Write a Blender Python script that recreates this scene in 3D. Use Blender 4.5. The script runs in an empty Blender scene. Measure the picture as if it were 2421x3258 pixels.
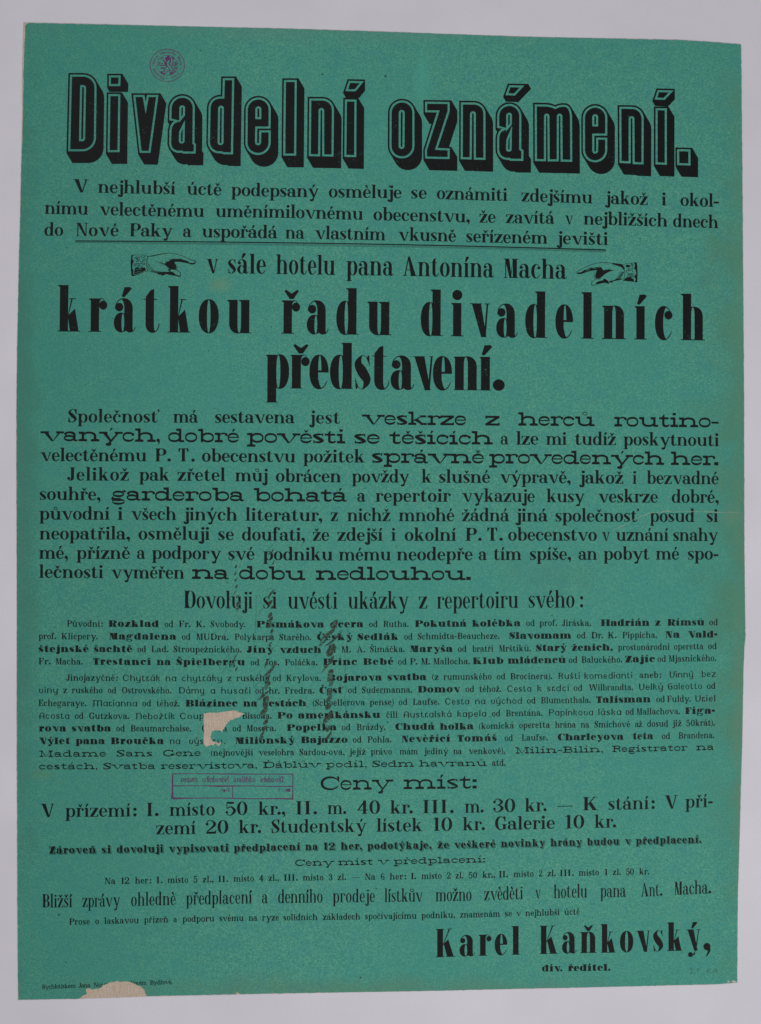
import bpy, math, random
import numpy as np
from mathutils import Vector
from mathutils.geometry import delaunay_2d_cdt

random.seed(7)
scene = bpy.context.scene
# ------------------------------------------------------------------ scale
U = 0.0002                       # metres per unit of the drawing grid
GW, GH = 2421.0, 3258.0
def wx(px): return (px - GW/2) * U
def wy(py): return (GH/2 - py) * U

# ------------------------------------------------------------------ camera
cam_d = bpy.data.cameras.new('camera')
cam = bpy.data.objects.new('camera', cam_d)
scene.collection.objects.link(cam)
CAM_H = 1.45
cam.location = (0, 0, CAM_H)
cam_d.sensor_fit = 'VERTICAL'
cam_d.sensor_height = 24
cam_d.lens = 24 * CAM_H / (GH * U)
cam_d.clip_start = 0.05
cam_d.clip_end = 50
scene.camera = cam

# ------------------------------------------------------------------ world, lamps
world = bpy.data.worlds.new('World'); scene.world = world
world.use_nodes = True
bg = world.node_tree.nodes['Background']
bg.inputs[0].default_value = (0.80, 0.78, 0.86, 1)
bg.inputs[1].default_value = 0.20

def area(name, loc, target, size, power, col):
    d = bpy.data.lights.new(name, 'AREA'); d.shape = 'RECTANGLE'
    d.size, d.size_y = size; d.energy = power; d.color = col
    o = bpy.data.objects.new(name, d); scene.collection.objects.link(o)
    o.location = loc
    o.rotation_euler = (Vector(target) - Vector(loc)).to_track_quat('-Z', 'Y').to_euler()
    return o
area('copy_lamp', (0.341, -0.375, 1.004), (-0.089, -0.156, 0), (0.40, 0.40), 5.25, (1.0, 0.975, 1.0))
area('copy_lamp', (-0.327, 0.513, 1.245), (-0.14, 0.117, 0), (0.45, 0.45), 4.65, (0.985, 0.985, 1.0))
vs = scene.view_settings
scene.display_settings.display_device = 'sRGB'
vs.view_transform = 'Standard'; vs.look = 'None'; vs.exposure = 0.0; vs.gamma = 1.0

# ------------------------------------------------------------------ 2-D shape tools
def se(x0, x1, y0, y1, n=2.0, a0=0.0, a1=360.0, N=28):
    """points on a superellipse; a partial range closes with a chord"""
    cx, cy, rx, ry = (x0+x1)/2, (y0+y1)/2, (x1-x0)/2, (y1-y0)/2
    full = abs(a1-a0) >= 359.9
    m = N if full else max(6, int(N*abs(a1-a0)/360.0)+1)
    out = []
    for i in range(m):
        t = math.radians(a0 + (a1-a0)*(i/m if full else i/(m-1)))
        c, s = math.cos(t), math.sin(t)
        out.append((cx + rx*math.copysign(abs(c)**(2/n), c), cy + ry*math.copysign(abs(s)**(2/n), s)))
    return out

def catmull(pts, k=6, closed=False):
    P = [tuple(map(float, p)) for p in pts]; n = len(P); out = []
    rng = range(n if closed else n-1)
    for i in rng:
        g = (lambda j: P[j % n]) if closed else (lambda j: P[min(max(j, 0), n-1)])
        a, b, c, d = g(i-1), g(i), g(i+1), g(i+2)
        for s in range(k):
            t = s/k
            out.append(tuple(0.5*((2*b[q]) + (-a[q]+c[q])*t + (2*a[q]-5*b[q]+4*c[q]-d[q])*t*t
                                  + (-a[q]+3*b[q]-3*c[q]+d[q])*t**3) for q in range(len(b))))
    if not closed: out.append(P[-1])
    return out

def ribbon(pts, k=6, smooth=True):
    """closed outline of a stroke through (x, y, width) points"""
    q = catmull(pts, k) if smooth and len(pts) > 2 else [tuple(map(float, p)) for p in pts]
    L, R = [], []
    for i, (x, y, w) in enumerate(q):
        a = q[max(i-1, 0)]; b = q[min(i+1, len(q)-1)]
        dx, dy = b[0]-a[0], b[1]-a[1]; l = math.hypot(dx, dy) or 1.0
        nx, ny = -dy/l*w/2, dx/l*w/2
        L.append((x+nx, y+ny)); R.append((x-nx, y-ny))
    return L + R[::-1]

def fillet(vs_, seg=7):
    out = []; n = len(vs_)
    for i, v in enumerate(vs_):
        r = v[2] if len(v) > 2 else 0
        if not r: out.append((v[0], v[1])); continue
        a, b = vs_[i-1], vs_[(i+1) % n]
        p = Vector((v[0], v[1])); u = Vector((a[0], a[1]))-p; w = Vector((b[0], b[1]))-p
        lu, lw = u.length, w.length; u.normalize(); w.normalize()
        ru = min(r, lu*.5 if (len(a) > 2 and a[2]) else lu*.98)
        rw = min(r, lw*.5 if (len(b) > 2 and b[2]) else lw*.98)
        s, e = p+u*ru, p+w*rw
        for k in range(seg+1):       # rational quarter arc
            t = k/seg; h = 0.7071
            den = (1-t)**2 + 2*t*(1-t)*h + t*t
            q = (s*(1-t)**2 + p*(2*t*(1-t)*h) + e*t*t)/den
            out.append((q.x, q.y))
    return out

def sarea(p):
    return 0.5*sum(p[i-1][0]*p[i][1]-p[i][0]*p[i-1][1] for i in range(len(p)))

def offset(p, d, ml=7):
    """mitre offset, d > 0 grows the loop"""
    q = [p[i] for i in range(len(p)) if math.dist(p[i], p[i-1]) > 1e-6]
    if sarea(q) < 0: q = q[::-1]
    out = []; n = len(q)
    for i in range(n):
        a, b, c = Vector(q[i-1]), Vector(q[i]), Vector(q[(i+1) % n])
        e1, e2 = (b-a).normalized(), (c-b).normalized()
        n1, n2 = Vector((e1.y, -e1.x)), Vector((e2.y, -e2.x))
        m = n1+n2
        k = m.length_squared
        m = m*(2.0/k) if k > 1e-6 else n1
        if m.length > ml: m = m.normalized()*ml
        out.append((b.x+m.x*d, b.y+m.y*d))
    return out

def winding(pts, poly):
    P = np.asarray(poly, float); Q = np.roll(P, -1, 0)
    x = pts[:, 0:1]; y = pts[:, 1:2]
    x0, y0, x1, y1 = P[:, 0], P[:, 1], Q[:, 0], Q[:, 1]
    cr = (x1-x0)*(y-y0) - (x-x0)*(y1-y0)
    up = (y0 <= y) & (y1 > y) & (cr > 0); dn = (y0 > y) & (y1 <= y) & (cr < 0)
    return (up.astype(int).sum(1) - dn.astype(int).sum(1)) != 0

def paint_state(layers, c):
    st = np.zeros(len(c), bool)
    for sg, poly in layers:
        w = winding(c, poly); st[w] = sg > 0
    return st

def triangulate(layers, fn=None, extra=None, eps=1e-7):
    """union / difference of painted layers -> (verts, tris) without overlaps"""
    vs2, ed = [], []
    for sg, poly in layers + (extra or []):
        b = len(vs2); n = len(poly)
        vs2 += [Vector((p[0], p[1])) for p in poly]
        ed += [(b+i, b+(i+1) % n) for i in range(n)]
    v, _, f, _, _, _ = delaunay_2d_cdt(vs2, ed, [], 0, eps, False)
    V = np.array([(p.x, p.y) for p in v]); F = np.array([t for t in f if len(t) == 3], int)
    c = V[F].mean(1)
    st = (fn or (lambda q: paint_state(layers, q)))(c)
    F = F[st]
    a = V[F]; ar = np.abs((a[:, 1, 0]-a[:, 0, 0])*(a[:, 2, 1]-a[:, 0, 1])-(a[:, 2, 0]-a[:, 0, 0])*(a[:, 1, 1]-a[:, 0, 1]))
    F = F[ar > 1e-9]
    return V, F

def subdivide(V, F, lim):
    V = [tuple(v) for v in V]; todo = [tuple(t) for t in F]; out = []; mid = {}
    while todo:
        t = todo.pop()
        e = [(math.dist(V[t[i]], V[t[(i+1) % 3]]), i) for i in range(3)]
        d, i = max(e)
        if d <= lim: out.append(t); continue
        a, b, c = t[i], t[(i+1) % 3], t[(i+2) % 3]
        k = (min(a, b), max(a, b))
        if k not in mid:
            V.append(((V[a][0]+V[b][0])/2, (V[a][1]+V[b][1])/2)); mid[k] = len(V)-1
        m = mid[k]; todo += [(a, m, c), (m, b, c)]
    return np.array(V), np.array(out, int)
# ------------------------------------------------------------------ type design: one parametric alphabet, many cuts
class Sty:
    def __init__(s, **k):
        d = dict(S=.27, K=.36, H=.065, HS=.07, L=.10, A=1.55, C=1.5, D=.45, SB=None, BT=None, G=.07, n=2.1,
                 CS=None, CK=None, ball=.13, sans=False, unc=False, N=26, AT=.1, AK=1.0, DG=1.0, SP=.6, shade=0)
        d.update(k); s.__dict__.update(d)
        if s.SB is None: s.SB = s.S*1.02
        if s.BT is None: s.BT = s.H
        if s.CS is None: s.CS = s.S*1.14
        if s.CK is None: s.CK = s.K*1.55
        s.cache = {}

class G:
    def __init__(g, P): g.P = P; g.l = []
    def a(g, p): g.l.append((1, p)); return g
    def s(g, p): g.l.append((-1, p)); return g
    def r(g, x0, y0, x1, y1): return g.a([(x0, y0), (x1, y0), (x1, y1), (x0, y1)])
    def c(g, x0, y0, x1, y1): return g.s([(x0, y0), (x1, y0), (x1, y1), (x0, y1)])
    def ball(g, cx, cy, r=None, ry=None):
        r = r or g.P.ball; return g.a(se(cx-r, cx+r, cy-(ry or r), cy+(ry or r), 2, N=14))
    def serif(g, x0, x1, y, up=True):
        """slab across x0..x1 (stem edges) at y, growing up or down from y"""
        P = g.P
        if P.sans: return
        h = P.HS if up else -P.HS
        g.a([(x0-P.L, y), (x1+P.L, y), (x1+P.L, y+h), (x1, y+h*1.25), (x0, y+h*1.25), (x0-P.L, y+h)])
    def stem(g, x, y0, y1, top='', bot='', S=None):
        P = g.P; S = S or P.S
        g.r(x, y0, x+S, y1)
        if P.sans: return
        if bot == 's': g.serif(x, x+S, y0)
        if bot == 'r': g.r(x+S-.01, y0, x+S+P.L, y0+P.HS)
        if top == 's': g.serif(x, x+S, y1, False)
        if top == 'f':
            k = P.HS
            g.a([(x-P.L, y1-k), (x+.01, y1-k-.05), (x+.01, y1), (x-P.L, y1-.01)])
    def ring(g, x0, x1, y0, y1, l, r, t, b=None, n=None):
        P = g.P; n = n or P.n; b = t if b is None else b
        g.a(se(x0, x1, y0, y1, n, N=P.N)); g.s(se(x0+l, x1-r, y0+b, y1-t, n, N=P.N))
    def arch(g, x1, x2, top, S, t, r, left=None):
        """shoulder from a stem's right edge x1 to the next stem's left edge x2"""
        P = g.P; left = S*.75 if left is None else left
        g.a(se(x1-left, x2+S, top-2*r, top, P.n, 0, 180, N=P.N*1)); ri = r-t
        g.s(se(x1, x2, top-t-2*ri, top-t, P.n, 0, 180, N=P.N)); 
    def cup(g, x1, x2, bot, S, t, r):
        P = g.P
        g.a(se(x1-S, x2+S*.75, bot, bot+2*r, P.n, 180, 360, N=P.N)); ri = r-t
        g.s(se(x1, x2, bot+t, bot+t+2*ri, P.n, 180, 360, N=P.N))

def hair(g, x0, x1, y0, y1, a0, a1, w0, w1, n=None):
    n = n or g.P.n; q = []
    for i in range(9):
        t = i/8; w = w0+(w1-w0)*t; p = se(x0+w/2, x1-w/2, y0+w/2, y1-w/2, n, a0+(a1-a0)*t, a0+(a1-a0)*t+.01, N=2)[0]
        q.append((p[0], p[1], w))
    g.a(ribbon(q, 2))

def lower(ch, P):
    g = G(P); S, K, H, HS, L, A, D, SB, BT, B = P.S, P.K, P.H, P.HS, P.L, P.A, P.D, P.SB, P.BT, P.ball
    W = SB*2+K*1.0                         # width of o
    if P.sans: L = 0
    r = min(.46, (K+S)*.62+.08)
    if P.sans and P.unc and ch in 'vykr':
        x = 0
        if ch == 'v':
            g.ring(0, W*.95, -.015, 1.0, SB, SB, BT); g.c(S*1.6, .72, W*.95-S*1.3, 1.1); g.a([(-.04, 1.02), (S, .9), (S*.6, .7), (0, .8)])
        elif ch == 'y':
            g.cup(S, S+K*.95, 0, S, BT, r); g.r(0, r, S, 1); g.r(S+K*.95, -.15, S*2+K*.95, 1)
            hair(g, -.02, S*2+K*.95, -D, .25, 360, 215, S, BT*.8)
        elif ch == 'k':
            g.r(0, 0, S, A); g.arch(S, S+K*.6, .98, S, BT, .3); g.a([(S+K*.25, .55), (S+K*.6, .52), (S*2+K*.75, 0), (S+K*.72, 0)]); g.r(S, .48, S+K*.6, .48+BT)
        else:
            g.r(0, 0, S, 1.0); g.a(ribbon([(S, .78, BT), (S+K*.35, .99, BT*1.4), (S+K*.62, .86, BT*.9)], 4)); g.a(ribbon([(S+K*.5, .35, S), (S+K*.5, .0, S)], 4, False))
        return g
    if ch == 'o': g.ring(0, W, -.015, 1.015, SB, SB, BT)
    elif ch in 'ce':
        W = SB*1.75+K*.95
        g.a(se(0, W, -.015, 1.015, P.n, N=P.N))
        if ch == 'e':
            g.s(se(SB, W-SB*.82, -.015+BT, 1.015-BT, P.n, 0, 180, N=P.N))
            g.s(se(SB, W-H, -.015+BT, 1.015-BT, P.n, 180, 360, N=P.N))
            bt = max(H, .05)
            g.r(SB*.6, .5-bt*.3, W-H*.3, .5+bt*.9)
            g.c(SB+.001, .26+BT*.3, W+.1, .5-bt*.3)
            hair(g, 0, W, -.015, 1.015, 262, 327, max(H*1.5, BT*.9), H)
        else:
            g.s(se(SB, W-H, -.015+BT, 1.015-BT, P.n, N=P.N))
            g.c(W*.55+SB*.2, .27+BT*.3, W+.1, .72)
            hair(g, 0, W, -.015, 1.015, 262, 327, max(H*1.5, BT*.9), H); hair(g, 0, W, -.015, 1.015, 100, 38, BT*1.2, max(H, BT*.8))
            if not P.sans: g.ball(W-B*1.02, .74, B, B*1.05)
    elif ch in 'bdpq':
        r2 = K+SB+S
        hi, lo = (A, 0) if ch in 'bd' else (1.0, -D)
        if ch in 'bp':
            x = L
            g.ring(x+S*.35, x+S+K+SB, -.015, 1.015, S*.65, SB, BT)
            g.stem(x, lo, hi, 'f', 's' if ch == 'p' else '')
            if ch == 'b' and not P.sans: g.s([(x-.02, -.03), (x+S*.5, -.03), (x-.02, .12)])
        else:
            x = SB+K
            g.ring(0, x+S*.65, -.015, 1.015, SB, S*.65, BT)
            g.stem(x, lo, hi, 'f' if ch == 'd' else '', 'r' if ch == 'd' else 's')
    elif ch in 'nmhr':
        x = L; hi = A if ch == 'h' else 1.0
        if ch == 'r':
            T = K*.62+.10
            g.arch(x+S, x+S+T, 1.01, H, max(H, BT*.8), r*.7, left=S*.3)
            g.c(x+S, -.2, x+S+T+B, 1.01-r*.7+.001)
            if not P.sans: g.ball(x+S+T-B*.35, .80, B, B*1.1)
            else: g.r(x+S+T-H, .72, x+S+T+H*.6, .9)
            g.stem(x, 0, 1.0, 'f', 's')
        else:
            n = 2 if ch == 'm' else 1; xx = x
            Kn = K*(.94 if ch == 'm' else 1)
            for i in range(n):
                g.arch(xx+S, xx+S+Kn, 1.01, S, BT, r)
                xx += S+Kn; 
            xx = x
            for i in range(n):
                xx += S+Kn; g.stem(xx, 0, 1.012-r, '', 's')
            g.stem(x, 0, hi, 'f', 's')
            if not P.sans: pass
    elif ch == 'u':
        x = L
        g.cup(x+S, x+S+K, -.01, S, BT, r)
        g.stem(x, -.012+r, 1.0, 'f'); g.stem(x+S+K, 0, 1.0, 'f', 'r')
    elif ch in 'iıjl':
        x = L
        if ch == 'j':
            T = max(.2, K*.75); x = T-.06
            g.a(se(x-T, x+S, -D, -D+.5, P.n, 180, 360, N=P.N)); g.s(se(x-T+H, x, -D+BT, -D+.5, P.n, 180, 360, N=P.N))
            g.r(x, -D+.25, x+S, 1.0); g.c(x-T-.05, -D+.2, x-.0, .5)
            hair(g, x-T, x+S, -D, -D+.5, 265, 200, BT*1.2, H)
            if not P.sans: g.ball(x-T+B*.95, -D+.2, B)
            g.stem(x, .2, 1.0, 'f')
        else:
            g.stem(x, 0, A if ch == 'l' else 1.0, 'f', 's')
    elif ch == 't':
        x = L*1.1; T = K*.45+.12
        g.a(se(x, x+S+T, -.015, .55, P.n, 180, 360, N=P.N)); g.s(se(x+S, x+S+T-H, -.015+BT, .55, P.n, 180, 360, N=P.N))
        hair(g, x, x+S+T, -.015, .55, 275, 352, max(H*1.4, BT), H)
        g.r(x, .26, x+S, 1.0)
        g.a([(x, .99), (x+S, .99), (x+S, 1.30), (x+S*.55, 1.26), (x, 1.06)])
        g.r(x-max(L, .06)*1.1, 1-max(HS, H), x+S+max(L, .06)*1.5, 1.0)
    elif ch == 'f':
        x = L*1.1; T = K*.55+.16
        g.a(se(x, x+S+T, A-.55, A+.01, P.n, 0, 180, N=P.N)); g.s(se(x+S, x+S+T-H, A-.55, A+.01-BT, P.n, 0, 180, N=P.N))
        g.c(x+S, .9, x+S+T+.1, A-.26)
        hair(g, x, x+S+T, A-.55, A+.01, 95, 20, BT*1.2, H)
        if not P.sans: g.ball(x+S+T-B*.7, A-.2, B)
        g.stem(x, 0, A-.27, '', 's')
        g.r(x-max(L, .06)*1.1, 1-max(HS, H), x+S+max(L, .06)*1.5, 1.0)
    elif ch == 'k':
        x = L; e = x+S+K+S*.45
        g.a([(x+S-.02, .36), (x+S-.02, .36+H*1.6), (e-S*.35-.04, 1), (e-S*.35-.04+max(H*1.7, .05), 1)])
        g.a([(x+S+K*.10-.02, .47), (x+S+K*.22+S*.72, .69), (e+S*.42, 0), (e-S*.62, 0)])
        if not P.sans:
            g.r(e-S*.35-.04-L*.9, 1-HS, e-S*.35+L+.04, 1)
            g.r(e-S*.62-L*.7, 0, e+S*.42+L*.7, HS)
        g.stem(x, 0, A, 'f', 's')
    elif ch in 'vyw':
        s = S*1.04*P.DG; H = H*P.DG; n = 2 if ch == 'w' else 1; off = 0
        for i in range(n):
            x = off+L*.8; m = x+S*.55+K*.62+(.04 if P.SB < .4 else .08)      # apex left
            ex = m+s*.5+K*.55+H
            if ch == 'y':
                dx = (ex-m-s*.5)
                g.a([(ex, 1), (ex+H*1.5, 1), (m+s*.5+H*.5, 0), (m-dx*.05, -D+.1), (m-dx*.25-H, -D+.02), (m+s*.5-H*1.3, 0)])
                g.a(ribbon([(m+s*.35, -.12, H*1.6), (m+.02, -D+.1, H*1.8), (m-.12-K*.1, -D+H, H*1.6)]))
                if not P.sans: g.ball(m-.12-K*.1, -D+B*.9, B)
            else:
                g.a([(ex, 1), (ex+max(H*1.5, .05, HS*.55), 1), (m+s*.72, -.01), (m+s*.5, -.01)])
            g.a([(x, 1), (x+s*1.08, 1), (m+s*.80, -.01), (m+s*.18, -.01)])
            if not P.sans:
                g.r(x-L*.8, 1-HS, x+s+L*.7, 1); g.r(ex-L*1.1, 1-HS, ex+H+L*1.1, 1)
            off = ex-L*.6
    elif ch == 'z':
        w = K+S*1.55+.06; b = max(BT, H, .05)
        g.r(0, 1-b, w, 1); g.r(0, 0, w, b)
        g.a([(w-S*1.25, 1-b*.5), (w, 1-b*.5), (w, 1-b), (S*1.25, b*.5), (0, b*.5), (0, b)])
        if not P.sans:
            g.a([(0, 1), (H, 1), (H*1.3+.05, 1-b), (H, .70), (0, .70)]); g.a([(w, 0), (w-H, 0), (w-H*1.3-.05, b), (w-H, .30), (w, .30)])
    elif ch == 'x':
        w = K+S*1.7+L*2
        g.a([(w-L-H*2.2, 1), (w-L-H*.6, 1), (L+H*2.2, 0), (L+H*.6, 0)]); g.a([(L, 1), (L+S, 1), (w-L, 0), (w-L-S, 0)])
        if not P.sans:
            for a, b_ in ((0, L*2+S), (w-L*2.4-H*2, w)): g.r(a, 1-HS, b_, 1); g.r(w-b_, 0, w-a, HS)
    elif ch == 's':
        w = K*.8+S*1.25+.06; s = S; b = max(BT, H)
        g.a(ribbon([(w*.90, .74, H), (w*.80, .92-b*.2, H*1.2), (w*.48, 1.01-b/2, b), (s*.40+.01, .765, s*.78+.01),
                    (w*.5, .505, s*1.12+b*.3), (w-s*.40-.01, .245, s*.80+.01), (w*.5, b/2-.01, b), (w*.20, .08+b*.2, H*1.2), (w*.09, .27, H)], 5))
        if not P.sans:
            g.a([(w*.94, .66), (w*.94-H*.3-.01, 1.0), (w*.94-H-.03, 1.0), (w*.74, .90), (w*.86, .80)])
            g.a([(w*.05, .36), (w*.05+H*.3+.01, 0), (w*.05+H+.03, 0), (w*.24, .1), (w*.14, .2)])
    elif ch == 'a':
        if P.sans:
            g.ring(0, SB+K+S*.65, -.015, 1.015, SB, S*.65, BT); g.stem(SB+K, 0, 1.0)
        else:
            xs = SB*.92+K*.82; t = K*.18+.07
            g.a(se(.03, xs+S, .36, 1.015, P.n, 0, 180, N=P.N)); g.s(se(.03+H, xs, .36, 1.015-BT, P.n, 0, 180, N=P.N))
            hair(g, .03, xs+S, .36, 1.015, 85, 160, max(H*1.3, BT), H)
            g.ball(.035+B, .745, B, B*1.05)
            g.r(xs, .15, xs+S, .70)
            g.a(se(0, xs+S*.55, -.015, .57+BT*.4, P.n*.97, N=P.N)); g.s(se(SB*.92, xs, -.015+BT, .57-BT*.6, P.n*.95, N=P.N))
            g.r(xs, .10, xs+S, .70)
            g.a(se(xs, xs+S+t, -.015, .34, 2, 180, 360, N=16)); g.s(se(xs+S, xs+S+t-H, -.015+HS, .34, 2, 180, 360, N=16)); hair(g, xs, xs+S+t, -.015, .34, 280, 352, max(H, HS*.9), H, 2)
    elif ch == 'g':
        w = SB*1.6+K*.95
        g.ring(.02, w, .34, 1.015, SB*.85, SB*.85, BT)
        g.ring(-.02, w+SB*.35, -D-.02, .14+BT*.3, SB*.45, SB*.6, max(BT, .07))
        g.a(ribbon([(SB*.35, .40, H*1.4), (.04, .26, H*2.2), (SB*.5, .12, BT+.08), (w*.7, .10, BT+.11)], 5))
        g.a(ribbon([(w*.82, .9, H*1.3), (w+.02, 1.0, H*1.5), (w+SB*.3, .95, H*1.5)], 4)); g.ball(w+SB*.35+.02, .92, B*.7)
    return g

def upper(ch, P):
    g = G(P); S, K, H, HS, L, C, BT, B = P.CS, P.CK, P.H, P.HS, P.L, P.C, P.BT, P.ball
    if P.sans: L = 0
    hb = max(H, BT); 
    def sf(x0, x1, y, up=True): g.serif(x0, x1, y, up)
    def wedge(x, y0, y1, d):               # vertical serif on an arm
        if not P.sans: g.a([(x, y0), (x-d*H*1.2, y0), (x-d*(H*1.4+.14), y1), (x, y1)])
    x = L
    if P.sans and P.unc and ch in 'NMAVUG':
        S = P.S*1.15; K = P.K*1.15
        if ch in 'NM':
            n = 1 if ch == 'N' else 2; x = .12; k = K*(.9 if n == 2 else 1.15)
            for i in range(n): g.arch(x+S, x+S+k, C, S, BT, .55); x += S+k; g.r(x, 0, x+S, C-.5)
            x = .12; g.r(x, .0, x+S, C-.2); g.a(ribbon([(x+S*.5, C-.3, S), (x, C-.06, BT*1.2), (-.08, C-.14, BT)], 4)); g.a(ribbon([(x+S*.5, .1, S), (x-.05, .0, BT), (-.06, .08, BT)], 3))
        elif ch == 'A':
            g.arch(S, S+K, C, S, BT, .6); g.r(0, 0, S, C-.5); g.r(S+K, 0, 2*S+K, C-.5); g.r(-.12, .52, S+K, .52+BT)
        elif ch in 'VU':
            g.cup(S, S+K, -.01, S, BT, .5); g.r(0, .45, S, C-.05); g.r(S+K, .45, 2*S+K, C); g.a(ribbon([(S*.5, C-.15, S), (-.08, C-.02, BT)], 3))
        else:
            g.ring(0, 2*S+K, -.02, C+.02, S, S, BT); g.c(S+K*.5, C*.62, 2*S+K+.1, C*.84); g.ring(S*.6+K*.2, 2*S+K, -.02, C*.62, S*.4, S, BT)
        return g
    if ch == 'I': g.stem(x, 0, C, 's', 's', S)
    elif ch == 'J':
        x = K*.5+.1
        g.a(se(0, x+S, -.02, .62, P.n, 180, 360, N=P.N)); g.s(se(H, x, -.02+BT, .62, P.n, 180, 360, N=P.N))
        g.c(-.1, .24, x, .7); g.ball(B*1.2, .25, B*1.25)
        g.r(x, .29, x+S, C); sf(x, x+S, C, False)
    elif ch in 'HNMU':
        if ch == 'H':
            g.stem(x, 0, C, 's', 's', S); g.stem(x+S+K, 0, C, 's', 's', S); g.r(x+S, C/2-hb/2, x+S+K, C/2+hb/2)
        elif ch == 'N':
            w = x+S*.75+K+H
            g.r(x+L*.3, 0, x+L*.3+H*1.3, C); g.r(w, 0, w+H*1.3, C)
            g.a([(x, C), (x+S*1.1, C), (w+H*1.3, .0), (w+H*.6-S*.5, 0)])
            sf(x+L*.3, x+L*.3+H, 0); sf(w, w+H*1.3, C, False); g.r(0, C-HS, x+S*.6, C)
        elif ch == 'M':
            w = x+K*1.15+S*.6; m = (x+w)/2
            g.r(x+L*.3, 0, x+L*.3+H*1.3, C); g.stem(w, 0, C, 's', 's', S)
            g.a([(x, C), (x+S*1.05, C), (m+S*.72, .0), (m+S*.18, 0)])
            g.a([(w+.01, C), (w+.01, C-H*2), (m+S*.55, 0), (m+S*.3, 0)])
            sf(x+L*.3, x+L*.3+H, 0); g.r(0, C-HS, x+S*.6, C)
        else:
            w = x+S+K*.95
            g.cup(x+S, w, -.02, S, BT, .5); g.c(w+H*1.3, -.1, w+S*2, .6)
            g.r(x, .48, x+S, C); g.r(w, .40, w+H*1.3, C); sf(x, x+S, C, False); sf(w, w+H, C, False)
    elif ch in 'LEFT':
        w = K+S*1.15
        if ch == 'T':
            m = w/2-S/2+.05; w += .1
            g.stem(m, 0, C, '', 's', S); g.r(0, C-hb, w, C); wedge(0, C-.42, C, -1); wedge(w, C-.42, C, 1)
        else:
            g.stem(x, 0, C, '' , 's', S); g.r(0, C-HS, x+S, C)
            if ch == 'L': g.serif(x, x+S, C, False)
            if ch in 'LE': g.r(x, 0, x+w, hb); wedge(x+w, .46, 0, 1)
            if ch in 'EF': g.r(x, C-hb, x+w*.96, C); wedge(x+w*.96, C-.42, C, 1); g.r(x+S, C*.5-hb/2, x+w*.68, C*.5+hb/2); g.r(x+w*.68-H, C*.5-.17, x+w*.68, C*.5+.17)
            if ch == 'F' and not P.sans: g.serif(x, x+S, 0)
    elif ch in 'DPRB':
        if ch == 'D': g.ring(x-K*.35, x+S+K+S*.95, 0, C, S+K*.35, S*.98, hb, n=P.n+.25); g.c(-K, -.05, x, C+.05)
        if ch == 'P': g.ring(x-.2, x+S+K*.72+S, C*.45, C, S+.2, S, hb, n=P.n+.3); g.c(-1, .3, x, C+.1)
        if ch == 'B':
            g.ring(x-.2, x+S+K*.62+S, C*.5-hb/2, C, S+.2, S*.95, hb, n=P.n+.3)
            g.ring(x-.2, x+S+K*.74+S*1.02, 0, C*.5+hb/2, S+.2, S, hb, n=P.n+.3); g.c(-1, -.1, x, C+.1)
        if ch == 'R':
            g.ring(x-.2, x+S+K*.62+S, C*.48, C, S+.2, S*.95, hb, n=P.n+.3); g.c(-1, .2, x, C+.1)
            e = x+S+K*.62
            g.a(ribbon([(x+S+K*.3, C*.49, H*1.5), (e-.02, C*.44, S*.7), (e+S*.22, C*.3, S*.95), (e+S*.3, C*.14, S*.9), (e+S*.62, .05, S*.4), (e+S*.95+.05, .10, H)], 5))
        g.r(x, 0, x+S, C); g.r(0, C-HS, x+S, C); g.r(0, 0, x+S+(0 if ch in 'DB' else L), HS)
    elif ch == 'K':
        e = x+S+K*.85+.09
        g.a([(x+S-.02, C*.36), (x+S-.02, C*.36+H*2), (e-.02, C), (e+H*1.6, C)])
        g.a([(x+S+K*.12, C*.47), (x+S+K*.12+S*.8, C*.62), (e+S*.78, 0), (e-S*.36, 0)])
        if not P.sans: g.r(e-L*1.4, C-HS, e+L*1.6+.03, C); g.r(e-S*.36-L, 0, e+S*.78+L, HS)
        g.stem(x, 0, C, 's', 's', S)
    elif ch in 'OCGQ':
        w = S*2+K*1.1
        if ch == 'O' or ch == 'Q':
            g.ring(0, w, -.02, C+.02, S*1.02, S*1.02, BT)
        else:
            w = S*1.5+K*1.12
            g.a(se(0, w, -.02, C+.02, P.n, N=P.N+6)); g.s(se(S*1.02, w-H, -.02+BT, C+.02-BT, P.n, N=P.N+6))
            g.c(w*.62, C*.36, w+.1, C*.66)
            hair(g, 0, w, -.02, C+.02, 265, 325, max(H*1.4, BT), H); hair(g, 0, w, -.02, C+.02, 95, 35, max(H*1.4, BT), H)
            if ch == 'C':
                g.c(w*.8, C*.30, w+.1, C*.66); wedge(w, C*.60, C, 1)
                if P.sans: pass
            else:
                wedge(w-.02, C*.60, C, 1); g.stem(w-S*.92, .06, C*.42, 's' if not P.sans else '', '', S*.92)
    elif ch == 'S':
        w = K*.85+S*1.35; s = S; b = hb
        g.a(ribbon([(w*.90, C*.72, H), (w*.80, C*.92, H*1.2), (w*.48, C*1.01-b/2, b), (s*.42+.01, C*.765, s*.80),
                    (w*.5, C*.505, s*1.15+b*.3), (w-s*.42-.01, C*.245, s*.82), (w*.5, b/2-.01, b), (w*.20, C*.08, H*1.2), (w*.07, C*.28, H)], 5))
        wedge(w*.96, C*.62, C, 1)
        if not P.sans: g.a([(w*.03, C*.38), (w*.03+H, C*.38), (w*.05+H*1.3+.1, 0), (w*.03, 0)])
    elif ch in 'VAWY':
        s = S*P.DG; H = H*P.DG
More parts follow.
